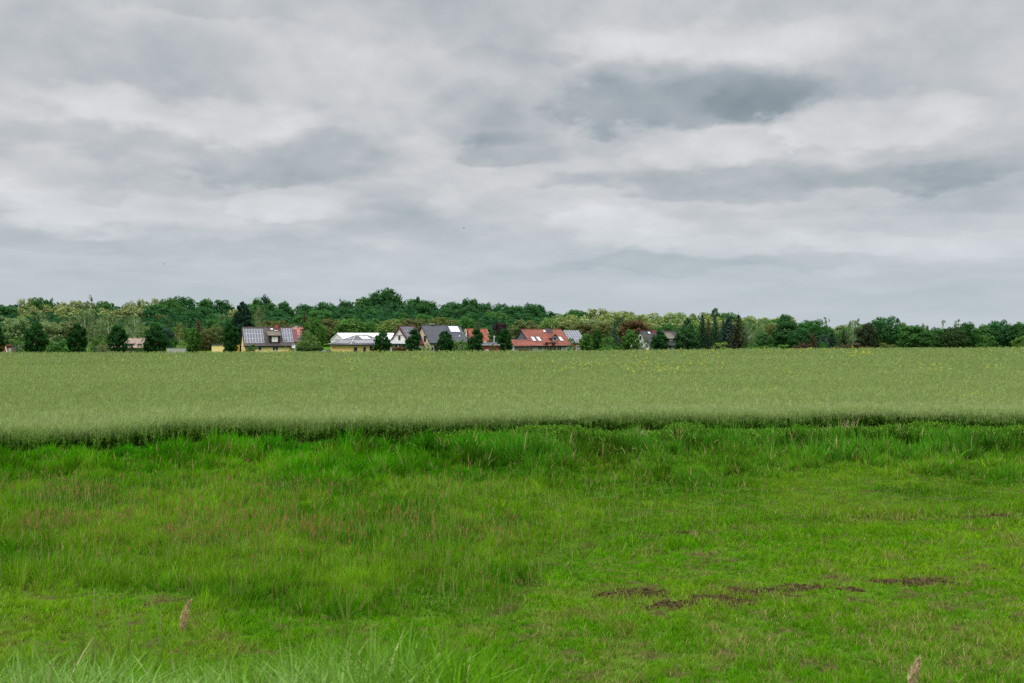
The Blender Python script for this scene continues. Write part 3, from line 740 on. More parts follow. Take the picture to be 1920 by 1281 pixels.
# trees and shrubs in and behind the gardens: kind, px, top, width, distance, tint, word for the look
GARDEN = [
    ('broad', 32, 594, 70, 275, GRY, 'grey-green round'), ('bush', 30, 629, 40, 258, BRT, 'bright green round'), ('bush', 108, 627, 44, 255, MID, 'mid green wide'), ('bush', 93, 633, 26, 254, BRT, 'bright green'), ('bush', 185, 624, 36, 258, BRT, 'bright green'),
    ('bush', 196, 634, 30, 252, OLV, 'olive'), ('birch', 160, 574, 74, 300, GRY, 'tall grey-green weeping'), ('birch', 205, 585, 60, 303, GRY, 'hanging grey-green'), ('birch', 255, 592, 66, 296, GRY, 'bushy grey-green'), ('bush', 246, 643, 12, 250, DK, 'small dark'), ('bush', 262, 640, 16, 250, DK, 'dark pointed'),
    ('bush', 275, 645, 18, 249, BRT, 'low bright'), ('broad', 90, 602, 56, 292, GRY, 'pale grey-green'), ('broad', 130, 600, 52, 296, (.15, .19, .08), 'pale olive'), ('broad', 310, 614, 36, 285, BLU, 'blue-green'), ('bush', 327, 630, 28, 258, DK, 'dark'), ('bush', 343, 636, 30, 255, VLT, 'yellow-green'),
    ('broad', 385, 618, 38, 272, BRN, 'brown'), ('broad', 405, 612, 42, 275, OLV, 'olive'), ('thin', 415, 586, 44, 300, GRY, 'airy grey-green'), ('birch', 338, 606, 44, 300, OLV, 'olive drooping'), ('spruce', 372, 596, 40, 305, SPB, 'brown-green layered'),
    ('conifer', 455, 565, 66, 284, BLK, 'huge blue-black conical'), ('birch', 486, 574, 42, 292, GRY, 'pale weeping'), ('broad', 525, 600, 44, 292, OLV, 'olive low'), ('spruce', 571, 581, 28, 284, SPB, 'tall dark brown'), ('broad', 590, 594, 42, 280, (.06, .15, .03), 'round bright green'),
    ('bush', 581, 617, 54, 250, (.11, .19, .05), 'large light green willow-like'), ('bush', 473, 644, 30, 239, (.05, .13, .03), 'clipped low green'), ('bush', 548, 650, 16, 247, MID, 'low green'), ('broad', 618, 596, 50, 320, BRN, 'brown-leaved'), ('broad', 655, 596, 66, 315, BRT, 'bright green spreading'),
    ('broad', 693, 603, 44, 318, MID, 'mid green'), ('broad', 733, 598, 62, 312, VLT, 'yellow-green broad'), ('broad', 775, 597, 62, 314, BRN, 'brown-leaved dome'), ('broad', 825, 594, 56, 314, OLV, 'olive domed'), ('spruce', 826, 588, 24, 318, SPB, 'brownish pointed'), ('broad', 876, 593, 48, 286, MID, 'fresh green'),
    ('spruce', 896, 599, 28, 268, (.08, .10, .06), 'grey pointed'), ('spruce', 877, 617, 13, 262, BLK, 'thin black-green'), ('broad', 938, 604, 42, 287, PUR, 'deep purple-leaved'), ('bush', 925, 616, 34, 257, (.045, .12, .03), 'dark green rounded'), ('bush', 924, 643, 16, 243, BRN, 'small brown'),
    ('bush', 868, 634, 34, 252, BRT, 'loose bright green'), ('bush', 852, 636, 30, 246, BRT, 'leafy green'), ('bush', 799, 642, 22, 244, VLT, 'yellow-green small'), ('bush', 877, 641, 20, 243, MID, 'mid green'), ('broad', 985, 600, 74, 302, OLV, 'wide olive-brown'), ('broad', 1030, 597, 52, 306, VLT, 'light yellow-green'),
    ('broad', 1068, 602, 64, 303, OLV, 'olive'), ('broad', 1096, 606, 50, 300, BRN, 'brownish'), ('bush', 1032, 637, 38, 239, (.035, .034, .018), 'dark bronze-leaved'), ('bush', 1071, 628, 20, 242, MID, 'upright green'), ('linden', 1099, 624, 32, 240, (.075, .175, .035), 'bright green upright'), ('linden', 1120, 616, 26, 247, DK, 'dark upright'),
    ('bush', 1141, 627, 40, 240, (.07, .175, .035), 'bright green ball-shaped'), ('spruce', 1152, 601, 30, 266, BLU, 'blue-grey'), ('broad', 1128, 604, 50, 305, OLV, 'olive high'), ('broad', 1188, 600, 78, 272, RED, 'rust-brown wide'), ('bush', 1211, 626, 30, 242, (.14, .18, .11), 'pale blossom-specked'), ('bush', 1162, 640, 16, 243, DK, 'low dark'),
    ('spruce', 1275, 612, 24, 246, BLU, 'short blue-green'), ('conifer', 1289, 596, 44, 251, (.04, .10, .05), 'broad blue-green'), ('spruce', 1317, 587, 32, 249, (.022, .06, .03), 'tall dark green'), ('spruce', 1328, 595, 26, 252, SPB, 'thin brown-green'), ('spruce', 1341, 590, 32, 248, (.026, .06, .03), 'slim dark'), ('spruce', 1356, 597, 32, 252, BLU, 'blue-tinged'),
    ('conifer', 1367, 592, 40, 251, (.036, .08, .06), 'wide blue-tinged'), ('spruce', 1385, 586, 50, 246, (.040, .048, .026), 'tallest brown-coned'), ('bush', 1353, 638, 42, 240, (.15, .22, .06), 'light yellow-green'), ('broad', 1300, 606, 44, 290, BRT, 'bright green'), ('broad', 1255, 606, 44, 296, MID, 'mid green'), ('broad', 1222, 612, 40, 292, BRT, 'light'),
    ('bush', 1408, 641, 42, 244, MID, 'mid green low'), ('bush', 1436, 644, 40, 243, BRT, 'bright low'), ('bush', 1468, 643, 48, 244, BRT, 'broad light green'), ('birch', 1404, 598, 40, 275, GRY, 'pale hanging'), ('birch', 1432, 596, 50, 285, GRY, 'grey-green tall'), ('broad', 1432, 622, 40, 258, (.05, .13, .035), 'dense green'),
    ('broad', 1452, 606, 44, 268, OLV, 'olive'), ('broad', 1477, 602, 64, 262, (.035, .105, .03), 'deep green'), ('broad', 1522, 599, 68, 262, (.038, .115, .032), 'large deep green'), ('broad', 1500, 614, 46, 256, (.04, .12, .035), 'rounded deep green'), ('thin', 1548, 589, 30, 300, GRY, 'tall sparse'), ('bush', 1506, 641, 48, 244, (.10, .06, .035), 'brown-leaved'),
    ('spruce', 1523, 624, 36, 254, SPB, 'brown-tinged'), ('spruce', 1543, 624, 34, 252, BLU, 'blue-green'), ('spruce', 1560, 620, 40, 255, (.025, .06, .03), 'dark'), ('spruce', 1582, 616, 46, 258, (.045, .09, .03), 'olive-green'), ('bush', 1543, 639, 18, 241, (.07, .18, .03), 'small bright green'), ('bush', 1588, 638, 72, 243, (.075, .06, .03), 'long brown'),
    ('birch', 1600, 597, 52, 292, GRY, 'grey-green high'), ('broad', 1626, 605, 52, 256, (.04, .06, .03), 'dark brown-green'), ('broad', 1660, 593, 66, 259, (.04, .12, .035), 'dome-shaped deep green'), ('birch', 1692, 603, 46, 285, GRY, 'pale drooping'), ('broad', 1712, 610, 66, 252, (.05, .14, .03), 'spreading fresh green'), ('bush', 1664, 637, 40, 244, OLV, 'olive'),
    ('bush', 1615, 640, 44, 243, (.08, .055, .035), 'red-brown'), ('thin', 1769, 597, 20, 280, GRY, 'sparse tall'), ('broad', 1752, 614, 46, 254, MID, 'mid green'), ('thin', 1796, 597, 36, 285, GRY, 'open airy'), ('broad', 1787, 612, 52, 252, (.045, .085, .03), 'dusky olive'), ('broad', 1813, 604, 50, 256, DK, 'dark green'),
    ('broad', 1846, 608, 46, 258, MID, 'mid green'), ('broad', 1873, 600, 52, 258, DKT, 'dark green tall'), ('bush', 1850, 624, 44, 248, (.06, .15, .035), 'bright green'), ('broad', 1898, 607, 40, 257, (.035, .10, .03), 'deep green'), ('broad', 1918, 603, 48, 262, MID, 'green'), ('bush', 1915, 622, 40, 248, BRT, 'bright green leafy'),
    ('broad', 1960, 604, 60, 256, DK, 'dark'), ('broad', 2010, 600, 62, 258, MID, 'green'), ('broad', 2070, 604, 66, 256, DK, 'dark'), ('broad', 2130, 600, 66, 256, MID, 'green'), ('broad', 2190, 603, 66, 256, DK, 'dark'),
    ('broad', -40, 600, 66, 262, GRY, 'grey-green'), ('bush', -50, 632, 50, 250, MID, 'green'), ('broad', -100, 600, 70, 266, MID, 'green'), ('broad', -170, 598, 74, 264, DK, 'dark'), ('broad', -240, 600, 74, 264, MID, 'green'), ('broad', 1735, 622, 40, 249, (.045, .12, .03), 'low deep green'),
]
LAND = [(-400, 'beyond the left edge of the photo'), (-25, 'by the small orange shed'), (45, 'behind the widest linden'), (105, 'between the widest linden and the bare-trunked one'), (140, 'behind the bare-trunked linden'), (175, 'right of the bare-trunked linden'),
        (235, 'above the worn tiled barn'), (272, 'beside the broad linden right of the barn'), (315, 'left of the lighter green narrow linden'), (352, 'behind the lighter green narrow linden'), (382, 'left of the yellow annex'), (412, 'behind the linden at the yellow annex'), (442, 'behind the left end of the solar roof'),
        (480, 'behind the dormer of the solar house'), (522, 'behind the right solar panels'), (556, 'right of the solar house'), (600, 'at the left end of the white hall'), (640, 'above the white hall'), (672, 'above the bungalow chimney-side roof'), (705, 'above the right end of the white hall'), (745, 'behind the white gable with balcony'),
        (770, 'between the white and the cream gable'), (800, 'behind the grey roof of the cream house'), (845, 'at the right end of the grey roof'), (866, 'by the small orange-roofed house'), (905, 'above the dark flat shed roof'), (930, 'near the white pole'), (955, 'left of the long red roof'), (1000, 'above the roof windows of the long red roof'), (1040, 'behind the right half of the red roof'),
        (1065, 'at the solar panels beside the red roof'), (1095, 'right of the red-roofed house'), (1135, 'left of the rust-brown tree'), (1165, 'around the rust-brown tree'), (1205, 'by the white gable under dark brown tiles'), (1245, 'behind the dark brown roof'), (1270, 'left of the tall spruces'), (1310, 'among the left spruces'), (1348, 'among the right spruces'), (1378, 'at the tallest brown-coned spruce'),
        (1405, 'just right of the tall spruces'), (1445, 'left of the deep green trees'), (1490, 'by the large deep green tree'), (1535, 'under the tall sparse tree'), (1575, 'by the long brown shrub'), (1620, 'left of the dome-shaped tree'), (1650, 'at the dome-shaped tree'), (1690, 'right of the dome-shaped tree'), (1730, 'left of the sparse tall tree'), (1775, 'between the two airy trees'), (1805, 'right of the airy trees'),
        (1860, 'near the right edge of the photo'), (1905, 'at the right edge of the photo'), (1940, 'beyond the right edge of the photo')]
def land(px):
    s = LAND[0][1]
    for a, t in LAND:
        if px >= a: s = t
    return s
PENDING = []
KW = {'linden': 'linden-shaped tree', 'broad': 'broadleaf tree', 'oak': 'oak', 'robinia': 'robinia', 'birch': 'birch', 'spruce': 'spruce', 'conifer': 'conifer', 'thin': 'slender tree', 'bush': 'shrub'}
for (kd, px, top, w, d, tint, word) in GARDEN:
    if d > 309: d += 22
    if kd == 'spruce': w *= 1.25
    e = plant(kd, px, d, top, w, tint, None, 'garden shrubs of the village' if kd == 'bush' else 'conifers of the village' if kd in ('spruce', 'conifer') else 'garden trees of the village')
    PENDING.append((e, px, f'{word} {KW[kd]}', land(px)))

# ------------------------------------------------------------------ the wood behind
SKY = [(-400, 566), (-100, 564), (0, 562), (30, 564), (60, 558), (100, 558), (130, 562), (170, 559), (210, 564), (260, 562), (300, 557), (350, 557), (390, 559), (430, 565), (470, 569), (495, 556), (520, 566), (560, 569), (600, 567), (640, 563), (670, 558), (695, 554), (725, 543), (755, 555), (780, 557), (810, 560), (840, 565),
       (880, 561), (910, 568), (960, 572), (1000, 572), (1030, 577), (1042, 582), (1090, 579), (1130, 577), (1180, 582), (1220, 586), (1270, 583), (1340, 585), (1400, 588), (1440, 592), (1470, 591), (1490, 596), (1510, 603), (1560, 604), (1600, 601), (1700, 603), (1745, 611), (1830, 607), (1920, 606), (2300, 604)]
def zone(px, row, r):
    """kind and colour of the wood's trees from left to right; row 0 is the skyline"""
    t = r.random()
    if px > 1490: return ('broad', MID if t < .5 else GRY, 'green' if t < .5 else 'grey-green')
    robz = (50 < px < 295) or (1042 < px < 1490)
    if row <= 1:
        if robz and t < .86: return ('robinia', (ROB if px < 1000 else (.195, .255, .080)), 'cream-flowering')
        if 295 < px < 620 and t < .24: return ('robinia', ROB, 'cream-flowering')
        return ('broad' if t > .12 else 'oak', DKT if t < .75 else MID, 'dark teal-green' if t < .75 else 'mid green')
    if px < 285 and row >= 2:
        return [('birch', GRY, 'grey-green'), ('broad', GRY, 'grey-green'), ('broad', OLV, 'olive'), ('broad', (.12, .19, .06), 'fresh green')][int(t * 3.999)]
    if row == 2:
        if robz:
            return ('robinia', ROB, 'pale flowering') if t < .45 else ('broad', MID if t < .8 else GRY, 'mid green' if t < .8 else 'grey-green')
        return ('broad', DKT if t < .62 else MID if t < .88 else OLV, 'dark teal-green' if t < .62 else 'mid green' if t < .88 else 'olive')
    if t < .30: return ('broad', MID, 'mid green')
    if t < .52: return ('broad', DKT, 'dark teal-green')
    if t < .64: return ('broad', OLV, 'olive')
    if t < .74: return ('birch', GRY, 'grey-green')
    if t < .82: return ('spruce', BLK, 'blackish')
    if t < .86: return ('broad', BRN, 'brownish')
    if t < .93: return ('broad', MID, 'mid green')
    return ('broad', BRT, 'bright green')
rw = random.Random(5)
ROWN = ['on the skyline of the wood', 'just below the wood\'s skyline', 'in the middle of the wood', 'low in the wood', 'at the front of the wood']
for row, (d, t, step, w) in enumerate([(450, .0, 36, 50), (415, .20, 44, 56), (385, .40, 46, 56), (362, .58, 48, 54), (343, .74, 50, 50)]):
    px = -300 + step * .3 * row
    while px < 2230:
        pxx = px + rw.uniform(-9, 9)
        sky = float(interp(pxx, SKY))
        base = 628
        if pxx > 1490 and row > 1: px += step * 1.1; continue
        if pxx > 1490: d_, top = d - 100, sky + 6 + (base - sky) * t + rw.uniform(-3, 4)
        else: d_, top = d + rw.uniform(-9, 9), sky + (base - sky) * t + rw.uniform(-2.5, 4.5) * (1 if row else .8)
        kd, tint, word = zone(pxx, row, rw)
        ww = w * rw.uniform(.82, 1.22)
        if kd == 'spruce': ww *= .62; top -= 4
        e = plant(kd, pxx, d_, top, ww, tint, None, 'trees of the wood behind the village')
        PENDING.append((e, pxx, f'{word} {KW[kd]} {ROWN[row]}', land(pxx)))
        px += step * rw.uniform(.82, 1.2)
# a few that stand out against the sky
for (kd, px, top, w, d, tint, word, v) in [
    ('broad', 724, 540, 66, 446, DKT, 'great dome-crowned dark tree, highest of the wood', 0), ('broad', 705, 549, 46, 443, DKT, 'dark tree leaning on the highest dome of the wood', 1),
    ('oak', 495, 552, 46, 440, (.03, .075, .045), 'gap-crowned dark oak breaking the skyline behind the solar house', 0), ('oak', 782, 554, 40, 446, DKT, 'open dark oak on the skyline, right of the highest dome', 1),
    ('broad', 880, 559, 52, 444, DKT, 'rounded dark tree on the skyline above the small orange roof', 2), ('thin', 62, 558, 14, 448, DKT, 'small dark spire sticking out of the left skyline', 0),
    ('oak', 88, 555, 26, 446, DKT, 'dark gappy treetop above the pale robinias at far left', 2), ('oak', 172, 553, 32, 446, ROB, 'pale bare-limbed robinia top sticking out on the left', 0), ('spruce', 261, 556, 9, 446, (.03, .045, .035), 'tiny dark pointed treetop at left on the skyline', 0),
    ('broad', 1340, 577, 20, 440, DKT, 'pointed dark treetop on the right skyline above the spruces', 1), ('spruce', 1366, 583, 12, 440, DKT, 'small pointed treetop right of the higher pointed one', 2), ('broad', 1472, 589, 34, 400, DKT, 'dark round treetop closing the robinia skyline on the right', 3),
    ('spruce', 962, 569, 18, 446, DKT, 'dark pointed treetop on the skyline left of the long red roof', 3), ('thin', 638, 556, 10, 446, (.10, .09, .07), 'bare dead stem on the skyline above the white hall', 1), ('broad', 990, 569, 50, 444, DKT, 'broad dark treetop on the skyline above the long red roof', 4),
    ('thin', 1608, 596, 34, 296, GRY, 'feathery pale treetop left of the dome-shaped tree', 2), ('oak', 1683, 594, 22, 290, DK, 'gappy small treetop on the right flank of the dome-shaped tree', 1), ('oak', 1736, 603, 20, 290, GRY, 'feathery small treetop left of the sparse tall tree', 2)]:
    plant(kd, px, d, top, w, tint, word, 'trees that break the skyline of the wood', variant=v)
# labels of the planted crowd: told apart by look and landmark, then from left to right
from collections import defaultdict
by = defaultdict(list)
for (e, px, a, b_) in PENDING: by[f'{a} {b_}'].append((px, e))
ORD = ['leftmost', 'second', 'third', 'fourth', 'fifth', 'sixth', 'seventh']
for lab, L in by.items():
    L.sort(key=lambda q: q[0])
    for i, (px, e) in enumerate(L):
        if len(L) == 1: t = lab
        elif len(L) == 2: t = ('left ' if i == 0 else 'right ') + lab
        else: t = (ORD[i] if i < len(L) - 1 else 'rightmost') + ' ' + lab
        e['label'] = ' '.join(t.split()[:16])
# the depth of the wood, which nobody could count
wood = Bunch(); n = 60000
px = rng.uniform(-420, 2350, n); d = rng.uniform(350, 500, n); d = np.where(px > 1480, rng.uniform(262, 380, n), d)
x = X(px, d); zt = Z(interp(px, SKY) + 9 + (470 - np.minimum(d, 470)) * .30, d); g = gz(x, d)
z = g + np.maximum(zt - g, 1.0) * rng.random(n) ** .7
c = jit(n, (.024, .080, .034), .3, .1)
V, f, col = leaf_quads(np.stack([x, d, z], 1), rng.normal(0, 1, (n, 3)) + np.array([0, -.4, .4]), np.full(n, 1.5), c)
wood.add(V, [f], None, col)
tag(link('forest_undergrowth', wood.mesh('forest_undergrowth', M_GRASS)), 'dark green leafy depth of the wood behind its single trees', 'forest', kind='stuff')
# ------------------------------------------------------------------ houses
GV = -.35
class House:
    """local frame: x along the ridge, y into the depth, front eave at -y; foot of the house at z = 0"""
    def __init__(s, name, label, cat, px0, px1, d, th, W, eave_py, ridge_py, L=None, over=.4, gover=.3, group=None):
        th = R(th); t1 = (px1 - 960) / F if px1 else 0
        Px = X(px0, d)
        s.L = L if L else (t1 * d - Px) / (cos(th) - t1 * sin(th))
        s.W = W; s.th = th
        cx = Px + cos(th) * s.L / 2 - sin(th) * W / 2; cy = d + sin(th) * s.L / 2 + cos(th) * W / 2
        s.root = empty(name, (cx, cy, GV), th); tag(s.root, label, cat, group)
        s.ze = Z(eave_py, d) - GV
        dr = d + cos(th) * W / 2
        s.zr = Z(ridge_py, dr) - GV
        s.over, s.gover = over, gover
        s.n = np.array([0, -(s.zr - s.ze), W / 2]); s.n /= np.linalg.norm(s.n)
        s.nb = s.n * np.array([1, -1, 1])
    def pt(s, x, k, lift=0, back=False):
        y = -s.W / 2 + k * s.W / 2; z = s.ze + k * (s.zr - s.ze)
        if back: return np.array([x, -y, z]) + s.nb * lift
        return np.array([x, y, z]) + s.n * lift
    def ux(s, u): return -s.L / 2 + u * s.L
    def walls(s, mat, base=-.6):
        o, g = s.over, s.gover; x0, x1 = -s.L / 2 + g, s.L / 2 - g; y0, y1 = -s.W / 2 + o, s.W / 2 - o
        k = o / (s.W / 2); zt = s.ze + k * (s.zr - s.ze) - .19; zp = s.zr - .21
        vs = []
        for x in (x0, x1): vs += [(x, y0, base), (x, y1, base), (x, y1, zt), (x, 0, zp), (x, y0, zt)]
        MB().add(vs, [(0, 1, 2, 3, 4), (9, 8, 7, 6, 5), (0, 5, 6, 1), (1, 6, 7, 2), (2, 7, 8, 3), (3, 8, 9, 4), (4, 9, 5, 0)]).build('wall', mat, s.root)
        s.yf = y0; s.xl = x0; s.xr = x1
        return s
    def roof(s, mat, trim=None, t=.17):
        b = MB(); h = s.L / 2
        b.slab([s.pt(-h, 0), s.pt(h, 0), s.pt(h, 1), s.pt(-h, 1)], s.n, t)
        b.slab([s.pt(h, 0, 0, True), s.pt(-h, 0, 0, True), s.pt(-h, 1, -.004, True), s.pt(h, 1, -.004, True)], s.nb, t)
        # ridge tiles
        b.tube([(-h - .02, 0, s.zr), (h + .02, 0, s.zr)], [.11, .11], 6)
        s.rf = b.build('roof', mat, s.root)
        if trim:
            g = MB(); g.tube([(-h, -s.W / 2 - .06, s.ze - .06), (h, -s.W / 2 - .06, s.ze - .06)], [.085, .085], 6)
            g.box(-h + .02, h - .02, -s.W / 2 + .03, -s.W / 2 + .10, s.ze - .36, s.ze - .10)
            g.build('gutter', trim, s.root)
            v = MB()
            for x in (-h - .03, h - .01):
                v.slab([s.pt(x, 0, .02), s.pt(x + .04, 0, .02), s.pt(x + .04, 1, .02), s.pt(x, 1, .02)], s.n, .26)
                v.slab([s.pt(x + .04, 0, .02, True), s.pt(x, 0, .02, True), s.pt(x, 1, .016, True), s.pt(x + .04, 1, .016, True)], s.nb, .26)
            v.build('verge_board', trim, s.root)
        return s
    def on_roof(s, name, u0, u1, k0, k1, mat, lift=.06, t=.06, parent=None, ins=0):
        x0, x1 = s.ux(u0) + ins, s.ux(u1) - ins; kk = ins / np.hypot(s.W / 2, s.zr - s.ze)
        return MB().slab([s.pt(x0, k0 + kk, lift), s.pt(x1, k0 + kk, lift), s.pt(x1, k1 - kk, lift), s.pt(x0, k1 - kk, lift)], s.n, t).build(name, mat, parent or s.root)
    def panels(s, u0, u1, k0, k1, nc, nr, mat=None, gap=.0022, name='solar_panel', fr=None):
        for i in range(nc):
            for j in range(nr):
                a0 = u0 + (u1 - u0) * i / nc + gap; a1 = u0 + (u1 - u0) * (i + 1) / nc - gap
                b0 = k0 + (k1 - k0) * j / nr + gap * 1.5; b1 = k0 + (k1 - k0) * (j + 1) / nr - gap * 1.5
                f = s.on_roof(name, a0, a1, b0, b1, fr or M_PANELFR, .11, .05)
                s.on_roof('cells' if mat is None else 'glazing', a0, a1, b0, b1, mat or M_CELL, .118, .03, f, .048)
    def skylight(s, u, k, w, hk, mat=None, name='roof_window'):
        a = w / s.L / 2
        f = s.on_roof(name, u - a, u + a, k - hk / 2, k + hk / 2, M_DARK, .09, .14)
        s.on_roof('pane', u - a, u + a, k - hk / 2, k + hk / 2, mat or M_SKYL, .10, .03, f, .08)
    def chimney(s, u, k, w, top_z, mat, cap=M_DARK, back=False):
        p = s.pt(s.ux(u), k, 0, back); x, y = p[0], p[1]
        c = MB().box(x - w / 2, x + w / 2, y - w / 2, y + w / 2, p[2] - .8, top_z).build('chimney', mat, s.root)
        MB().box(x - w / 2 - .06, x + w / 2 + .06, y - w / 2 - .06, y + w / 2 + .06, top_z + .002, top_z + .10).build('chimney_cap', cap, c)
    def window(s, side, a, z, w, h, pane=None, fr=None, name='window', off=0, bars=True):
        """side 'f' front (-y) or 'l' left gable (-x); a = position along that wall"""
        fr = fr or M_PLASTIC
        def P(u, v, o):
            if side == 'f': return (u, s.yf - o - off, v)
            return (s.xl - o - off, -u, v)
        def bx(mb_, u0, u1, v0, v1, o0, o1):
            vs = [P(u0, v0, o0), P(u1, v0, o0), P(u1, v0, o1), P(u0, v0, o1), P(u0, v1, o0), P(u1, v1, o0), P(u1, v1, o1), P(u0, v1, o1)]
            mb_.add(vs, [(0, 3, 2, 1), (4, 5, 6, 7), (0, 1, 5, 4), (1, 2, 6, 5), (2, 3, 7, 6), (3, 0, 4, 7)])
        m_ = MB(); t = .09
        bx(m_, a - w / 2, a + w / 2, z - h / 2, z - h / 2 + t, -.05, .06); bx(m_, a - w / 2, a + w / 2, z + h / 2 - t, z + h / 2, -.05, .06)
        bx(m_, a - w / 2, a - w / 2 + t, z - h / 2 + t, z + h / 2 - t, -.05, .06); bx(m_, a + w / 2 - t, a + w / 2, z - h / 2 + t, z + h / 2 - t, -.05, .06)
        if bars and w > 1.1: bx(m_, a - .04, a + .04, z - h / 2 + t, z + h / 2 - t, -.05, .055)
        f = m_.build(name, fr, s.root)
        p = MB(); bx(p, a - w / 2 + t * .5, a + w / 2 - t * .5, z - h / 2 + t * .5, z + h / 2 - t * .5, -.06, .02)
        p.build('pane', pane or M_GLASS, f)
        return f
def zl(py, d): return Z(py, d) - GV

# --- the yellow house with solar panels on its brown roof
a = House('solar_house', 'yellow house with two fields of solar panels and a black dormer on its brown roof', 'house', 457, 553, 246, 20, 10.8, 648.5, 613.5)
a.walls(M_YELLOW).roof(T_BROWN, M_DARK)
a.panels(.022, .405, .12, .885, 7, 3); a.panels(.775, .985, .165, .915, 4, 3)
a.chimney(.685, .93, .85, zl(608, 251), M_BRICK); a.skylight(.585, .885, .75, .10, name='skylight'); a.skylight(.665, .80, 1.1, .05, name='skylight')
# dormer
x0, x1 = a.ux(.50), a.ux(.71); k0 = .12; kb = .73
p0 = a.pt(0, k0); yb = a.pt(0, kb); ztop = zl(629.2, 247)
dm = MB().add([(x0, p0[1], p0[2] - .3), (x1, p0[1], p0[2] - .3), (x1, p0[1], ztop), (x0, p0[1], ztop), (x0, yb[1], yb[2] - .3), (x1, yb[1], yb[2] - .3), (x1, yb[1], yb[2] - .02), (x0, yb[1], yb[2] - .02)],
              [(0, 1, 2, 3), (0, 3, 7, 4), (1, 5, 6, 2), (3, 2, 6, 7), (0, 4, 5, 1), (4, 7, 6, 5)]).build('dormer', M_BLACKCLAD, a.root)
sl = (yb[2] - ztop) / (yb[1] - p0[1])
q = [(x0 - .35, p0[1] - .4, ztop - sl * .4 + .12), (x1 + .35, p0[1] - .4, ztop - sl * .4 + .12), (x1 + .35, yb[1] + .4, yb[2] + sl * .4 + .12), (x0 - .35, yb[1] + .4, yb[2] + sl * .4 + .12)]
MB().slab(q, (0, -sl, 1), .14).build('dormer_roof', T_DORMER, dm)
ys = a.yf; a.yf = p0[1]
wd = a.window('f', (x0 + x1) / 2 + .05, (p0[2] + ztop) / 2 + .02, 1.45, 1.25, M_BLIND, bars=False); wd.parent = dm
a.yf = ys
a.window('f', a.ux(.315), zl(653.5, 247), .9, 1.1); a.window('f', a.ux(.62), zl(653.5, 247), 1.5, 1.1)
a.window('l', 1.5, zl(641, 247), 1.0, 1.1); a.window('l', -2.2, zl(653, 247), 1.2, 1.2)
b_ = MB(); cx = a.xr - .1; yy = a.yf - .55; zz = zl(649.3, 249)
b_.add([(cx + .48 * cos(w) * r_, yy + (-.02 + .16 * r_ * r_ if o else .0 + .16 * r_ * r_) * -1 + .05 * o, zz + .55 * sin(w) * r_) for o in (0, 1) for r_ in (.01, .5, 1) for w in [2 * pi * k / 14 for k in range(14)]],
       [(i * 14 + k, i * 14 + (k + 1) % 14, (i + 1) * 14 + (k + 1) % 14, (i + 1) * 14 + k) for i in (0, 1, 3, 4) for k in range(14)] + [(28 + k, 28 + (k + 1) % 14, 70 + (k + 1) % 14, 70 + k) for k in range(14)])
b_.tube([(cx, yy, zz - .1), (cx, a.yf + .05, zz - .2)], [.04, .04], 6)
b_.build('satellite_dish', M_PLASTIC, a.root)
# --- its flat yellow annex at the left
r_ = empty('flat_roof_annex', (X(418, 247), 247 + 2.5, GV), R(4)); tag(r_, 'low yellow flat-roofed annex left of the solar house', 'annex')
w2 = (448 - 404) / F * 247
MB().box(-w2 / 2, w2 / 2, -2.5, 2.5, -.6, zl(647.2, 247)).build('wall', M_YELLOW, r_)
MB().box(-w2 / 2 - .2, w2 / 2 + .2, -2.7, 2.7, zl(647.2, 247) + .002, zl(645.8, 247)).build('roof', M_DARK, r_)
f = MB().box(1.3, 2.3, -2.56, -2.5, .9, 2.0).build('window', M_PLASTIC, r_); MB().box(1.4, 2.2, -2.57, -2.52, 1.0, 1.9).build('pane', M_GLASS, f)
# --- two roofs showing behind the solar house
h = House('plum_roofed_house', 'house with a plum red tiled roof, half hidden behind the solar house', 'house', 536, 560, 268, 20, 9, 641, 619, group=None)
h.walls(M_GREYW).roof(T_PLUM, M_DARK); h.window('f', 0, 2.0, 1.0, 1.0)
h = House('salmon_roofed_house', 'far house of which a salmon red ridge and white gable edge show', 'house', 530, 562, 290, -12, 9, 632, 613.8)
h.walls(M_WHITE).roof(T_SALMON, M_WHITE); h.chimney(.45, .9, .7, zl(610.5, 292), M_GREYW); h.window('f', 0, 2.6, 1.0, 1.0)

# --- white hall
h = House('white_hall', 'long white hall with a low gable behind the yellow bungalow', 'hall', 645, 752, 300, 30, 12.0, 637.2, 625, over=.12, gover=.1)
h.walls(M_PALE).roof(M_WHITEROOF, M_PALE, .1)
dr = MB(); zt = zl(638.3, 300)
dr.box(h.xl - .06, h.xl, -3.0, 1.2, 0, zt)
dd_ = dr.build('door', M_PALE, h.root)
fr = MB(); fr.box(h.xl - .09, h.xl + .02, -3.12, -3.0, 0, zt + .12); fr.box(h.xl - .09, h.xl + .02, 1.2, 1.32, 0, zt + .12); fr.box(h.xl - .09, h.xl + .02, -3.0, 1.2, zt, zt + .12)
fr.build('door_frame', M_BROWNWOOD, dd_)
MB().box(h.xl - .05, h.xl + .01, -5.7, 5.7, zt + .16, zt + .24).build('seam_rail', M_GREYW, h.root)

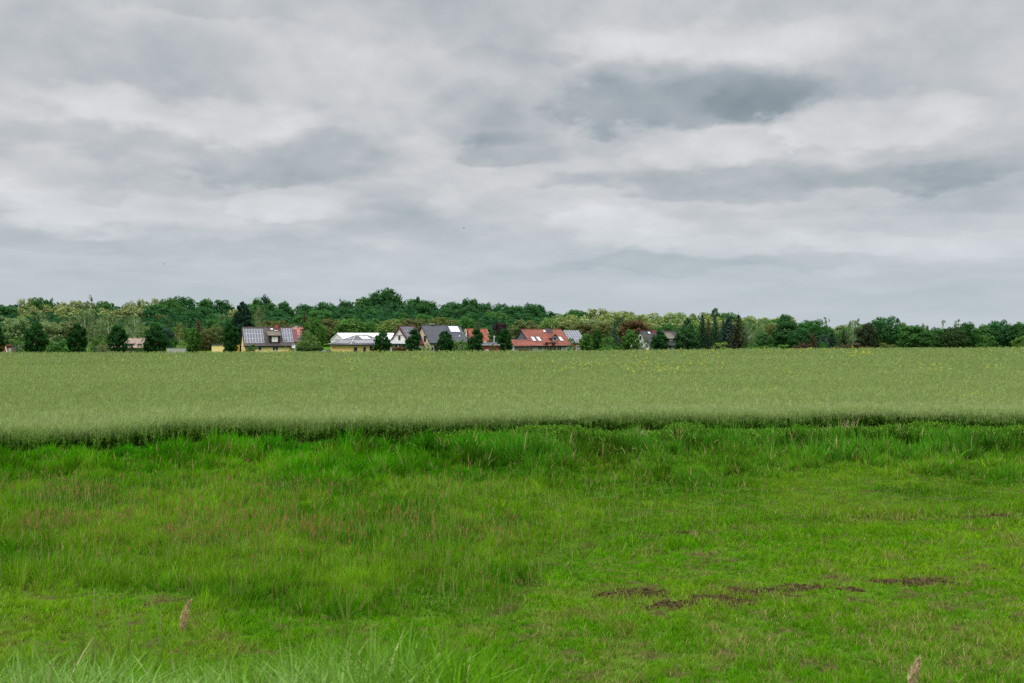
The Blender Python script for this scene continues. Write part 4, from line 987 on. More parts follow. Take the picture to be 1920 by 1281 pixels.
# --- yellow bungalow with hipped roof
h = House('hipped_bungalow', 'orange-yellow bungalow with a grey hipped roof and pale solar panels', 'house', 657, 741, 244, 35, 12.7, 646.3, 629)
L2, W2 = h.L / 2, h.W / 2; rx = 1.7
MB().box(-L2 + .5, L2 - .5, -W2 + .5, W2 - .5, -.6, h.ze - .02).build('wall', M_ORANGE, h.root)
h.yf = -W2 + .5; h.xl = -L2 + .5
e4 = [(-L2, -W2, h.ze), (L2, -W2, h.ze), (L2, W2, h.ze), (-L2, W2, h.ze)]; rg_ = [(-rx, 0, h.zr), (rx, 0, h.zr)]
lo = [(x, y, z - .06) for x, y, z in e4]
rf = MB().add(e4 + rg_ + lo, [(0, 1, 5, 4), (1, 2, 5), (2, 3, 4, 5), (3, 0, 4), (6, 9, 8, 7), (0, 6, 7, 1), (1, 7, 8, 2), (2, 8, 9, 3), (3, 9, 6, 0)]).build('roof', T_ANTH, h.root)
hp = MB()
for c in e4:
    r0 = rg_[0] if c[0] < 0 else rg_[1]; hp.tube([(c[0], c[1], c[2] + .03), (r0[0], r0[1], r0[2] + .03)], [.11, .11], 6)
hp.tube([rg_[0], rg_[1]], [.12, .12], 6); hp.build('hip_tiles', M_GREYW, rf)
fs = MB()
fs.box(-L2 - .03, L2 + .03, -W2 - .1, -W2 - .003, h.ze - .30, h.ze + .03); fs.box(-L2 - .1, -L2 - .003, -W2 + .0, W2, h.ze - .30, h.ze + .03)
fs.box(L2 + .003, L2 + .1, -W2, W2, h.ze - .30, h.ze + .03); fs.box(-L2, L2, W2 + .003, W2 + .1, h.ze - .30, h.ze + .03)
fs.build('fascia', M_DARK, h.root)
MB().box(-L2 + .12, L2 - .12, -W2 + .12, W2 - .12, h.ze - .16, h.ze - .065).build('soffit', M_PLASTIC, h.root)
M_PVPALE = glass('pale_solar_cells', (.17, .172, .185), .4)
def fpanel(x0, x1, k0, k1, mat, nm, face='f', fr=M_PANELFR):
    rise = h.zr - h.ze
    def p(x, k, l):
        if face == 'f':
            n = np.array([0, -rise, W2]); n /= np.linalg.norm(n); return np.array([x, -W2 + k * W2, h.ze + k * rise]) + n * l
        n = np.array([-rise, 0, L2 - rx]); n /= np.linalg.norm(n); return np.array([-L2 + k * (L2 - rx), -x, h.ze + k * rise]) + n * l
    n = p(0, 0, 1) - p(0, 0, 0)
    f = MB().slab([p(x0, k0, .1), p(x1, k0, .1), p(x1, k1, .1), p(x0, k1, .1)], n, .06).build(nm, fr, h.root)
    MB().slab([p(x0 + .06, k0 + .01, .108), p(x1 - .06, k0 + .01, .108), p(x1 - .06, k1 - .01, .108), p(x0 + .06, k1 - .01, .108)], n, .03).build('cells', mat, f)
for i in range(2): fpanel(-1.3 + 1.3 * i, -1.3 + 1.3 * (i + 1) - .06, .52, .90, M_THERM, 'solar_thermal_panel', fr=M_DARK)
for i in range(7): fpanel(-4.4 + 1.02 * i, -4.4 + 1.02 * (i + 1) - .04, .13, .42, M_PVPALE, 'solar_panel')
for i in range(3): fpanel(1.6 + .75 * i - .4, 1.6 + .75 * (i + 1) - .44, .46, .66, M_PVPALE, 'solar_panel')
for i in range(7): fpanel(-3.2 + 1.02 * i, -3.2 + 1.02 * (i + 1) - .04, .12, .42, M_PVPALE, 'solar_panel', 'l')
for i in range(3): fpanel(-1.4 + 1.02 * i, -1.4 + 1.02 * (i + 1) - .04, .50, .76, M_PVPALE, 'solar_panel', 'l')
def fx_(px): t = (px - 960) / F; cth, sth = cos(h.th), sin(h.th); cx, cy = h.root.location.x, h.root.location.y; y = h.yf; return (t * (cy + cth * y) - (cx - sth * y)) / (cth - t * sth)
for px, w_, hh_ in ((666.5, .95, 1.5), (683.5, .85, 1.5)): h.window('f', fx_(px), zl(651.5, 246) - .75, w_, 1.7, fr=M_GREYW)
dr = h.window('f', fx_(696), zl(651, 246) - .8, 1.1, 2.2, M_GLASS, name='door')

# --- steep white gable house
h = House('white_gable_house', 'steep white gable house with balcony and dark red verge, solar panels on its roof', 'house', 768.5, None, 246, 68, 6.2, 646, 611.8, L=9.0, over=.25, gover=.35)
h.walls(M_WHITE).roof(T_PLUM, M_DKRED)
h.panels(.05, .80, .30, .95, 5, 3)
dg = 246 + .5
MB().box(h.xl - .16, h.xl - .01, -1.75, 1.75, zl(628.4, dg), zl(627.6, dg)).build('gable_beam', M_GREYW, h.root)
h.window('l', .0, zl(634, dg), .75, 1.3, fr=M_GREYW)
bl = MB(); z0, z1 = zl(643.3, 245), zl(638.5, 245)
bl.box(h.xl - 1.3, h.xl - .002, -2.3, 2.3, z0 - .15, z0); bl.box(h.xl - 1.3, h.xl - 1.22, -2.3, 2.3, z0 + .002, z1); bl.box(h.xl - 1.22, h.xl - .01, -2.3, -2.22, z0 + .002, z1); bl.box(h.xl - 1.22, h.xl - .01, 2.22, 2.3, z0 + .002, z1)
bl.build('balcony', M_PLASTIC, h.root)
pr = MB(); pr.box(h.xl - 2.6, h.xl - .002, -3.6, 2.9, z0 - .42, z0 - .2)
po = pr.build('porch_roof', M_DARK, h.root)
ps = MB()
for y in (-3.3, -1, 1, 2.7): ps.box(h.xl - 2.45, h.xl - 2.3, y - .08, y + .08, -.4, z0 - .43)
ps.build('porch_posts', M_WHITE, po)
for y in (-1.6, .5): h.window('l', -y, zl(648, dg), 1.4, 1.1, fr=M_GREYW)

# --- cream house with the large grey roof
h = House('grey_roofed_house', 'cream gable house under a large grey ribbed roof', 'house', 806, 858, 250, 33, 9.4, 643.2, 610)
h.walls(M_CREAM).roof(T_GREY, M_DARK)
h.window('l', 1.55, zl(635.3, 251), 1.15, 1.5, fr=M_DARK)
h.window('f', h.xl + 1.75, zl(653.6, 251), 1.3, 1.6, fr=M_DARK, name='window'); h.window('f', h.xl + .6, zl(654.5, 251), .5, .8, fr=M_DARK)
h.chimney(.40, .97, .8, zl(608.2, 256), M_DARK, M_PLASTIC, back=True)
ro = h
h = House('grey_roofed_wing', 'lower grey-roofed wing with a pale solar collector, right of the cream house', 'house', 853, 879, 254, 33, 9.0, 641.5, 611.5)
h.walls(M_CREAM).roof(T_GREY, M_DARK)
h.panels(.10, .78, .62, .97, 2, 1, M_THERM, name='solar_collector', fr=M_PANELFR)
h.skylight(.55, .36, .5, .10); h.window('f', 0, 2.0, 1.2, 1.2)

# --- small orange-roofed house
h = House('orange_roofed_house', 'small house with orange tiles and a white gable, farther back', 'house', 881, 922, 272, 19, 9.0, 641.5, 617)
h.walls(M_WHITE).roof(T_ORANGE, M_WHITE); h.window('l', 2.2, zl(632, 274), .8, 1.0, fr=M_GREYW); h.window('f', 0, 1.8, 1.2, 1.0)
# --- flat dark shed with red wall
r_ = empty('red_walled_shed', (X(920, 246), 248.2, GV), R(12)); tag(r_, 'low shed with red board wall and dark flat roof between two lindens', 'shed')
MB().box(-2.2, 3.0, -2.0, 2.0, -.5, zl(648.2, 246)).build('wall', M_REDWOOD, r_)
zt = zl(648.2, 246)
MB().add([(-2.6, -2.4, zt + .25), (3.3, -2.4, zt + .25), (3.3, 2.4, zt + .95), (-2.6, 2.4, zt + .62), (-2.6, -2.4, zt + .003), (3.3, -2.4, zt + .003), (3.3, 2.4, zt + .003), (-2.6, 2.4, zt + .003)],
         [(0, 1, 2, 3), (4, 7, 6, 5), (0, 4, 5, 1), (1, 5, 6, 2), (2, 6, 7, 3), (3, 7, 4, 0)]).build('roof', M_BITUMEN, r_)
MB().box(-2.62, 3.32, -2.46, -2.403, zt + .05, zt + .30).build('fascia', M_GREYW, r_)
f = MB().box(-1.9, -.9, -2.05, -2.0, -.3, 1.5).build('door', M_WHITE, r_)
o = MB().tube([(0, 0, -.2), (0, 0, Z(629.5, 250) - GV)], [.09, .08], 8).box(-.12, .28, -.05, .05, Z(632, 250) - GV, Z(631.2, 250) - GV).build('white_pole', M_PLASTIC); o.location = (X(926.3, 250), 250.8, GV)
tag(o, 'plain white pole standing behind the dark flat shed roof', 'pole')

# --- long red-roofed house
h = House('red_roofed_house', 'long house with red tiled roof, three white roof windows and slate-grey gable', 'house', 997, 1074, 244, 27, 11.6, 648.3, 617.8)
h.walls(M_GREYW).roof(T_RED, M_DARK)
kg = MB(); xg = h.xl - .04; k_ = .40
pa, pb = h.pt(0, k_), h.pt(0, k_, 0, True)
kg.add([(xg, pa[1] + .25, pa[2] - .15), (xg, pb[1] - .25, pb[2] - .15), (xg, 0, h.zr - .32), (xg + .035, pa[1] + .25, pa[2] - .15), (xg + .035, pb[1] - .25, pb[2] - .15), (xg + .035, 0, h.zr - .32)], [(0, 1, 2), (5, 4, 3), (0, 3, 4, 1), (1, 4, 5, 2), (2, 5, 3, 0)])
kg.build('gable_cladding', M_SLATE, h.root)
for u in (.145, .275, .815): h.skylight(u, .40, .98, .265)
h.skylight(.545, .885, .75, .14, name='skylight'); h.chimney(.655, .84, 1.05, zl(615.3, 249), M_SLATE)
# gabled dormer
xc = h.ux(.625); k0 = .27; p0 = h.pt(0, k0); zt_, zp_ = zl(632.5, 246), zl(626.6, 246); hw = .82
yb_ = lambda z: -h.W / 2 + (z - h.ze) / (h.zr - h.ze) * h.W / 2
d_ = MB().add([(xc - hw, p0[1], p0[2] - .3), (xc + hw, p0[1], p0[2] - .3), (xc + hw, p0[1], zt_), (xc, p0[1], zp_), (xc - hw, p0[1], zt_), (xc - hw, yb_(zt_) + .2, zt_), (xc + hw, yb_(zt_) + .2, zt_), (xc, yb_(zp_) + .2, zp_), (xc - hw, yb_(zt_) + .2, p0[2] - .3), (xc + hw, yb_(zt_) + .2, p0[2] - .3)],
              [(0, 1, 2, 3, 4), (4, 3, 7, 5), (3, 2, 6, 7), (0, 4, 5, 8), (1, 9, 6, 2)]).build('dormer', M_SLATE, h.root)
v = MB()
for sgn in (-1, 1):
    ex, ez = hw + .35, zt_ - (zp_ - zt_) / hw * .35
    q = [(xc + sgn * ex, p0[1] - .3, ez + .1), (xc, p0[1] - .3, zp_ + .12), (xc, yb_(zp_) + .3, zp_ + .12), (xc + sgn * ex, yb_(ez) + .1, ez + .1)]
    v.slab(q if sgn > 0 else q[::-1], (sgn * (zp_ - zt_), 0, hw), .1)
v.build('dormer_roof', T_RED, d_)
ys = h.yf; h.yf = p0[1]; w_ = h.window('f', xc + .1, p0[2] + .62, 1.15, .95, M_GLASS, bars=False); w_.parent = d_; h.yf = ys
for a_ in (-3.3, -.6, 2.2): h.window('f', a_, zl(653.8, 245) - .1, 1.2, 1.1)
# lower extension at the left with its garage under it
xa, xb = -h.L / 2 - 4.9, -h.L / 2 + .6; k1 = .36
MB().slab([h.pt(xa, -.02, .06), h.pt(xb, -.02, .06), h.pt(xb, k1, .06), h.pt(xa, k1, .06)], h.n, .16).build('extension_roof', T_RED, h.root)
g_ = MB(); g_.box(xa + .3, xb - .65, -h.W / 2 + .45, h.pt(0, k1)[1] - .15, -.5, h.ze - .12); ew = g_.build('extension_wall', M_GREYW, h.root)
MB().box(xa, xb - .62, -h.W / 2 - .16, -h.W / 2 + .0, h.ze - .42, h.ze - .12).build('fascia', M_DARK, h.root)
MB().box(xa + .5, xb - 1.2, -h.W / 2 + .40, -h.W / 2 + .447, .0, h.ze - .95).build('garage_door', M_REDWOOD, ew)
MB().box(xa + .35, xa + 1.5, -h.W / 2 + .36, -h.W / 2 + .398, .0, h.ze - .98).build('side_door', M_CREAM, ew)
ex = MB(); ex.box(-h.L / 2 + 9.6, -h.L / 2 + 12.5, -h.W / 2 - .6, -h.W / 2 + .38, -.5, zl(652.2, 248)); ex.build('low_wall', M_GREYW, h.root)

# --- building with the solar roof beside it
h = House('solar_barn', 'building right of the red-roofed house whose whole roof carries blue solar panels', 'house', 1071, 1099, 262, 22, 9.5, 641.5, 620)
h.walls(M_REDWOOD).roof(M_BITUMEN, M_PANELFR); h.panels(.0, 1.0, .03, .99, 6, 4); h.window('f', 0, 1.9, 1.2, 1.0)

# --- white gable house under dark brown tiles
h = House('dark_roofed_house', 'white gabled house under a dark brown roof with a small dormer', 'house', 1221, 1287, 246, 30, 9.4, 648, 620.8)
h.walls(M_WHITE).roof(T_DARKBR, M_DARK); h.chimney(.38, .95, .75, zl(618.5, 251), M_BRICK); h.skylight(.22, .86, .75, .15, name='skylight')
xc0, xc1 = h.ux(.56), h.ux(.80); p0 = h.pt(0, .30); kb = .80; yb = h.pt(0, kb); ztop = zl(634.5, 248)
dm = MB().add([(xc0, p0[1], p0[2] - .3), (xc1, p0[1], p0[2] - .3), (xc1, p0[1], ztop), (xc0, p0[1], ztop), (xc0, yb[1], yb[2] - .3), (xc1, yb[1], yb[2] - .3), (xc1, yb[1], yb[2] - .02), (xc0, yb[1], yb[2] - .02)],
              [(0, 1, 2, 3), (0, 3, 7, 4), (1, 5, 6, 2), (3, 2, 6, 7), (0, 4, 5, 1), (4, 7, 6, 5)]).build('dormer', M_BLACKCLAD, h.root)
sl = (yb[2] - ztop) / (yb[1] - p0[1])
MB().slab([(xc0 - .3, p0[1] - .4, ztop - sl * .4 + .12), (xc1 + .3, p0[1] - .4, ztop - sl * .4 + .12), (xc1 + .3, yb[1] + .3, yb[2] + sl * .3 + .12), (xc0 - .3, yb[1] + .3, yb[2] + sl * .3 + .12)], (0, -sl, 1), .14).build('dormer_roof', T_DORMER, dm)
ys = h.yf; h.yf = p0[1]; w_ = h.window('f', (xc0 + xc1) / 2 - .2, (p0[2] + ztop) / 2, 1.0, 1.0, M_BLIND, bars=False); w_.parent = dm; h.yf = ys
h.window('f', h.ux(.55), zl(653, 247), 1.2, 1.0); h.window('l', 0, zl(634, 249), 1.0, 1.2, fr=M_GREYW)

# --- worn tiled barn at the left, its slope towards the field
h = House('tiled_barn', 'low barn with worn pinkish brown tiles between two dark lindens', 'barn', 200, 268, 262, -8, 12.0, 652, 634.5)
h.walls(M_BROWNWOOD).roof(T_SHED, M_BROWNWOOD)
MB().box(h.ux(.50), h.ux(.66), h.pt(0, .30)[1] - .9, h.pt(0, .55)[1], h.ze - .4, h.pt(0, .30)[2] + .35).build('dormer', M_DARK, h.root)
# --- small orange shed and hutch at the far left
r_ = empty('orange_shed', (X(6, 246), 247, GV), R(-6)); tag(r_, 'small orange-brown board shed by the left edge of the photo', 'shed')
MB().box(-1.0, .75, -1, 1, -.3, zl(650, 246)).build('wall', M_ORANGEWOOD, r_)
zt = zl(650, 246)
MB().add([(-1.2, -1.2, zt + .003), (.8, -1.2, zt + .003), (.8, 1.2, zt + .003), (-1.2, 1.2, zt + .003), (-1.2, -1.2, zt + .1), (.8, -1.2, zt + .55), (.8, 1.2, zt + .55), (-1.2, 1.2, zt + .1)],
         [(0, 3, 2, 1), (4, 5, 6, 7), (0, 1, 5, 4), (1, 2, 6, 5), (2, 3, 7, 6), (3, 0, 4, 7)]).build('roof', M_ORANGEWOOD, r_)
MB().box(-.5, .3, -1.05, -1.0, -.2, zt - .3).build('door', M_BROWNWOOD, r_)
r_ = empty('board_hutch', (X(18, 247), 247.6, GV), R(3)); tag(r_, 'weathered board hutch with dark roof beside the orange shed', 'hutch')
MB().box(-.8, .75, -.9, .9, -.3, zl(649.5, 247)).build('wall', M_BROWNWOOD, r_)
zt = zl(649.5, 247); MB().box(-1.0, .95, -1.1, 1.1, zt + .003, zt + .16).build('roof', M_DARK, r_); MB().box(-.5, .5, -.95, -.9, .3, zt - .5).build('door', M_GREYW, r_)
o = MB().tube([(-.42, 0, zl(646.2, 245)), (.15, 0, 1.0), (.2, 0, -.3)], [.11, .1, .1], 6).build('leaning_post', M_PLASTIC); o.location = (X(12, 245), 245, GV)
tag(o, 'crooked pale post leaning between the orange shed and the board hutch', 'post')
# --- low grey concrete wall left of the lighter linden
o = MB().box(-2.7, 1.9, -.2, .2, -.4, zl(653.6, 244)).box(-2.75, 1.95, -.26, .26, zl(653.6, 244) + .003, zl(653.0, 244)).build('garden_wall', M_GREYW); o.location = (X(334, 244), 244, GV)
tag(o, 'low grey garden wall left of the lighter green narrow linden', 'wall')
# --- wire fence of thin posts
def fence(px0, px1, d, n, label):
    r = empty('wire_fence', (X((px0 + px1) / 2, d), d, float(gz(X((px0 + px1) / 2, d), d)))); tag(r, label, 'fence')
    xs = np.linspace(X(px0, d), X(px1, d), n) - r.location.x; ht = Z(646.5, d) - r.location.z
    for x_ in xs: MB().tube([(x_, 0, -.3), (x_, 0, ht)], [.05, .05], 6).build('post', M_POST, r)
    w_ = MB()
    for k in range(5): w_.tube([(xs[0], -.05, ht * (.2 + .19 * k)), (xs[-1], -.05, ht * (.2 + .19 * k))], [.007, .007], 4)
    w_.build('wires', M_POST, r)
fence(24, 60, 243, 8, 'tall wire fence between the board hutch and the widest linden')
fence(160, 204, 242, 7, 'wire fence between the bare-trunked linden and the one left of the barn')
# --- street lamp in front of the solar house
r_ = empty('street_lamp', (X(535.3, 243), 243, GV)); tag(r_, 'thin street lamp in front of the right solar panels', 'street lamp'); zt = zl(637.2, 243)
MB().tube([(0, 0, -.3), (0, 0, 1.2), (0, 0, zt - .2)], [.085, .065, .05], 8).build('pole', M_POST, r_)
MB().tube([(0, 0, zt - .22), (0, 0, zt - .05), (0, 0, zt + .08), (0, 0, zt + .16)], [.10, .42, .30, .05], 12).build('lamp_head', solid('lamp_green', (.16, .2, .12), .5), r_)
# --- hedges
def hedge(px0, px1, d, top, tint, label):
    r = np.random.default_rng(int(px0)); z0 = float(gz(X(px0, d), d)); ht = Z(top, d) - z0; w = X(px1, d) - X(px0, d); n = int(700 + w * 120)
    p = np.stack([r.uniform(-w / 2, w / 2, n), r.uniform(-.5, .5, n), ht * r.random(n) ** .6 * r.uniform(.85, 1.06, n)], 1)
    V, f, c = leaf_quads(p, r.normal(0, 1, (n, 3)) + np.array([0, -.4, .5]), np.full(n, .34), np.ones((n, 3)) * r.uniform(.7, 1.3, (n, 1)), .8, r)
    e = empty('garden_hedge', ((X(px0, d) + X(px1, d)) / 2, d, z0)); tag(e, label, 'hedge'); c_ = link('foliage', np_mesh('hedge_foliage', V, [f], M_LEAF, c), e); c_.color = tuple(tint) + (1,)
    MB().tube([(-w / 2 + .1, 0, .05), (w / 2 - .1, 0, .05)], [.06, .06], 5).build('stem', M_BARK, e)
hedge(556, 606, 243, 650.0, (.05, .105, .03), 'low dark green hedge under the willow-like shrub')
hedge(735, 766, 242, 651.5, (.13, .085, .04), 'reddish brown hedge in front of the white gable house')
hedge(697, 712, 242, 652.5, (.11, .085, .035), 'short brown hedge at the white door of the bungalow')
# --- cars
def car(px, d, rz, paint, label):
    e = empty('parked_car', (X(px, d), d, GV + .02), R(rz)); tag(e, label, 'car')
    side = [(-2.1, .35), (-2.12, .75), (-1.95, .92), (-1.2, .98), (1.0, 1.0), (1.9, .86), (2.1, .70), (2.12, .35)]
    n = len(side); V = [(x, -.86, z) for x, z in side] + [(x, .86, z) for x, z in side]
    b = MB().add(V, [tuple(range(n)), tuple(range(2 * n - 1, n - 1, -1))] + [(i, n + i, n + (i + 1) % n, (i + 1) % n) for i in range(n)]).build('body', paint, e)
    lowr = [(-1.75, .97), (1.15, .99)]; top = [(-1.25, 1.46), (.45, 1.46)]
    V = [(-1.78, -.80, .97), (1.2, -.80, .98), (1.2, .80, .98), (-1.78, .80, .97), (-1.3, -.62, 1.45), (.42, -.62, 1.45), (.42, .62, 1.45), (-1.3, .62, 1.45)]
    MB().add(V, [(0, 1, 5, 4), (1, 2, 6, 5), (2, 3, 7, 6), (3, 0, 4, 7)]).build('windows', M_GLASS, e)
    MB().add([(-1.36, -.65, 1.44), (.48, -.65, 1.44), (.48, .65, 1.44), (-1.36, .65, 1.44), (-1.2, -.55, 1.50), (.32, -.55, 1.50), (.32, .55, 1.50), (-1.2, .55, 1.50)], [(0, 3, 2, 1), (4, 5, 6, 7), (0, 1, 5, 4), (1, 2, 6, 5), (2, 3, 7, 6), (3, 0, 4, 7)]).build('roof', paint, e)
    for x in (-1.3, 1.3):
        for y in (-.8, .8):
            w = MB().tube([(x, y - .11, .31), (x, y + .11, .31)], [.31, .31], 16).build('wheel', M_RUBBER, e)
            MB().tube([(x, y - .125, .31), (x, y + .125, .31)], [.19, .19], 12).build('rim', M_POST, w)
    for y in (-.6, .6): MB().box(2.09, 2.14, y - .18, y + .18, .62, .76).build('headlight', M_CARLIGHT, e)
    return e
car(613.5, 243.5, 70, M_CARPAINT, 'black car parked left of the orange-yellow bungalow')
car(757, 244, 10, M_CARBLUE, 'dark blue car under the porch roof of the white gable house')
# --- birds, tiny, high over the wood
def bird(px, py, d, rz, label):
    e = empty('flying_bird', (X(px, d), d, Z(py, d)), R(rz)); tag(e, label, 'bird', 'birds in the sky')
    MB().tube([(0, -.17, 0), (0, -.1, .01), (0, .02, .0), (0, .14, .0), (0, .2, .012), (0, .24, .005)], [.012, .035, .05, .035, .026, .006], 8).build('body', M_BLACKCLAD, e, True)
    for s in (-1, 1):
        MB().slab([(s * .03, -.06, .02), (s * .22, -.03, .10), (s * .42, -.06, .05), (s * .24, .08, .10)][::s], (0, 0, 1), .012).build('wing', M_BLACKCLAD, e)
    MB().slab([(-.02, -.16, 0), (.02, -.16, 0), (.05, -.28, 0), (-.05, -.28, 0)], (0, 0, 1), .01).build('tail', M_BLACKCLAD, e)
bird(870, 428, 190, 60, 'tiny dark bird in the middle of the sky under the bright cloud'); bird(307, 495, 210, 100, 'tiny dark bird low in the left sky over the wood')

# ------------------------------------------------------------------ reeds on the near bank
M_REEDLEAF = leafmat('reed_leaf', False, transl=.35)
M_PLUME = leafmat('reed_plume', False, transl=.3)
M_STEM = solid('reed_stem', (.28, .27, .10), .7, .2, 8)
def reed(px, d, top_py, label, plume=None, leaves=5, seed=0, lean=.0, name='reed_shoot'):
    r = np.random.default_rng(seed + 500); x = X(px, d); z0 = float(gz(x, d)); ht = Z(top_py, d) - z0
    e = empty(name, (x, d, z0)); tag(e, label, 'reed', 'reeds on the near bank')
    MB().tube([(-lean * ht, 0, -.05), (-lean * ht * .5, .01, ht * .45), (-lean * .1 * ht, .015, ht * (.92 if plume is None else .80))], [.0045, .004, .0022], 6).build('stem', M_STEM, e)
    lo = Bunch()
    for k in range(leaves):
        t = .18 + .62 * k / leaves + r.uniform(-.05, .05); a = (0 if k % 2 else pi) + r.normal(0, .35)
        base = np.array([[-lean * ht * (1 - t), 0, ht * t]]); hl = min(.75 * ht * r.uniform(.45, .8), ht * (1.02 - t) + .12)
        if k == leaves - 1 and plume is None: base[0, 2] = ht * .62; hl = ht * .42
        lo = Bunch(); lo.add(*blades(base, np.array([hl]), np.array([r.uniform(.018, .030)]), np.array([r.uniform(-.5, .5)]), np.array([a]), np.array([r.uniform(.12, .55) if plume is None else r.uniform(.3, .8)]), jit(1, (.13, .24, .03), .2), 6))
        link('leaf', lo.mesh('reed_leaf', M_REEDLEAF), e)
    if plume:
        L, W_ = plume; n = 420; t = r.random(n); a = r.uniform(0, 6.28, n)
        q = W_ * np.sin(pi * np.clip(t * .95 + .04, 0, 1)) ** .7 * (1 - .45 * t) * np.sqrt(r.random(n))
        bend = .10 * L * 4 * t * t * .6
        p = np.stack([np.cos(a) * q + bend, np.sin(a) * q + .015, ht - L + L * t], 1)
        bb = Bunch(); bb.add(*blades(p, r.uniform(.03, .065, n), r.uniform(.004, .008, n), r.uniform(0, 6.28, n), r.normal(.0, 1.2, n), r.uniform(.2, .9, n), jit(n, (.50, .38, .25), .35, .06), 2))
        link('plume', bb.mesh('reed_plume', M_PLUME), e)
reed(342, 9.2, 1131, 'reed with a fluffy pinkish brown plume among the left grass', (.27, .050), 3, 1, .03, 'plumed_reed')
reed(1712, 7.6, 1240, 'reed with a blurred buff plume at the bottom right', (.22, .050), 2, 2, .05, 'plumed_reed')
for i, (px, d, top, lab) in enumerate([
    (176, 8.6, 1088, 'tall single reed shoot at the left'), (226, 9.0, 1118, 'pair-leaved reed shoot left of the plumed reed'), (238, 8.6, 1140, 'leafy dark reed shoot, left of the plumed reed'), (266, 9.2, 1132, 'reed shoot between the leafy dark one and the plume'),
    (301, 8.8, 1120, 'reed shoot directly left of the pinkish plume'), (150, 8.2, 1160, 'low reed shoot left of the tallest one'), (60, 8.0, 1165, 'reed shoot nearest the left edge'), (650, 8.2, 1095, 'tall reed shoot left of the middle'), (830, 8.4, 1150, 'narrow reed shoot right of the tall middle one'),
    (1012, 8.6, 1185, 'upright reed shoot in the middle of the bottom edge'), (940, 8.0, 1215, 'short reed shoot left of the upright middle one'), (1452, 7.4, 1242, 'short reed shoot at the bottom, right of middle'), (1676, 7.4, 1222, 'reed shoot directly left of the buff plume'), (1570, 7.2, 1262, 'reed shoot of which only the tip shows at the bottom right'), (430, 8.2, 1190, 'slim reed shoot right of the pinkish plume')]):
    reed(px, d, top, lab, None, 4 + i % 3, 20 + i, rng.uniform(-.06, .06))
# pale dry grass tufts under the crop edge
def tuft(px, py, n, h, label, s):
    r = np.random.default_rng(s); d = H * F / (py - YH); x = X(px, d); z0 = float(gz(x, d))
    p = np.stack([r.normal(0, .16, n), r.normal(0, .12, n), np.full(n, -.02)], 1); t_ = Bunch()
    t_.add(*blades(p, h * r.uniform(.55, 1.1, n), np.full(n, .022), r.uniform(-1, 1, n), r.normal(.2, 1.4, n), r.uniform(.1, .8, n), jit(n, (.36, .33, .19), .3), 3))
    o = link('dry_tuft', t_.mesh('dry_tuft', M_GRASS)); o.location = (x, d, z0); tag(o, label, 'grass tuft', 'dry grass tufts below the crop')
tuft(1192, 838, 60, 1.0, 'pale dry grass tuft below the crop edge, right of the middle', 1); tuft(1588, 822, 36, 1.15, 'straw-coloured leaning stalks at the dark gap of the crop edge', 2); tuft(1690, 822, 20, .9, 'few pale stalks right of the dark gap in the crop edge', 3); tuft(1545, 822, 16, .8, 'few pale stalks left of the straw-coloured leaning ones', 4)
# ------------------------------------------------------------------ sky
SUN_EL, SUN_ROT = R(56), R(205)     # high behind the camera's right shoulder, veiled by cloud
wd = bpy.data.worlds.new('World'); sc.world = wd; wd.use_nodes = True
nt = wd.node_tree; nt.nodes.clear()
class S:
    def __init__(s, k): s.k = k
    @staticmethod
    def m(op, *a, clamp=False):
        n = nt.nodes.new('ShaderNodeMath'); n.operation = op; n.use_clamp = clamp
        for i, v in enumerate(a):
            if isinstance(v, S): nt.links.new(v.k, n.inputs[i])
            else: n.inputs[i].default_value = v
        return S(n.outputs[0])
    def __add__(s, o): return S.m('ADD', s, o)
    __radd__ = __add__
    def __sub__(s, o): return S.m('SUBTRACT', s, o)
    def __rsub__(s, o): return S.m('SUBTRACT', o, s)
    def __mul__(s, o): return S.m('MULTIPLY', s, o)
    __rmul__ = __mul__
    def __truediv__(s, o): return S.m('DIVIDE', s, o)
def smooth(a, b, x):
    n = nt.nodes.new('ShaderNodeMapRange'); n.interpolation_type = 'SMOOTHSTEP'
    n.inputs['From Min'].default_value = a; n.inputs['From Max'].default_value = b
    nt.links.new(x.k, n.inputs['Value']); return S(n.outputs['Result'])
def comb(x, y, z):
    n = nt.nodes.new('ShaderNodeCombineXYZ')
    for i, v in enumerate((x, y, z)):
        if isinstance(v, S): nt.links.new(v.k, n.inputs[i])
        else: n.inputs[i].default_value = v
    return n.outputs[0]
def noise(vec, scale, detail=5, rough=.55, dist=0):
    n = nt.nodes.new('ShaderNodeTexNoise'); n.inputs['Scale'].default_value = scale; n.inputs['Detail'].default_value = detail
    n.inputs['Roughness'].default_value = rough; n.inputs['Distortion'].default_value = dist
    nt.links.new(vec, n.inputs['Vector']); return S(n.outputs['Fac'])
tc = nt.nodes.new('ShaderNodeTexCoord'); sp = nt.nodes.new('ShaderNodeSeparateXYZ'); nt.links.new(tc.outputs['Generated'], sp.inputs[0])
dx, dy, dz = (S(sp.outputs[i]) for i in range(3))
az = S.m('ARCTAN2', dx, dy); el = S.m('ARCSINE', S.m('MINIMUM', S.m('MAXIMUM', dz, -.999), .999))
# cloud deck seen in perspective: stretched towards the horizon
lel = S.m('LOGARITHM', S.m('MAXIMUM', el, 0.0) + .13, 2.718) * .85
def n3(sx, sy, ox, oy, scale, detail, rough, perspective=True):
    return (noise(comb(az * sx + ox, (lel if perspective else el) * sy + oy, ox * .37), scale, detail, rough) - .5) * 2.6
nA = n3(1.0, .9, 0.0, 0.0, 2.2, 4, .5)            # broad banks
nB = n3(1.0, .9, 3.1, 1.7, 5.5, 8, .58)          # billows
nC = n3(1.0, .85, 9.2, 4.4, 15.0, 7, .62)         # ragged edges
nW = n3(1.0, .9, 5.7, 8.1, 6.5, 7, .55)
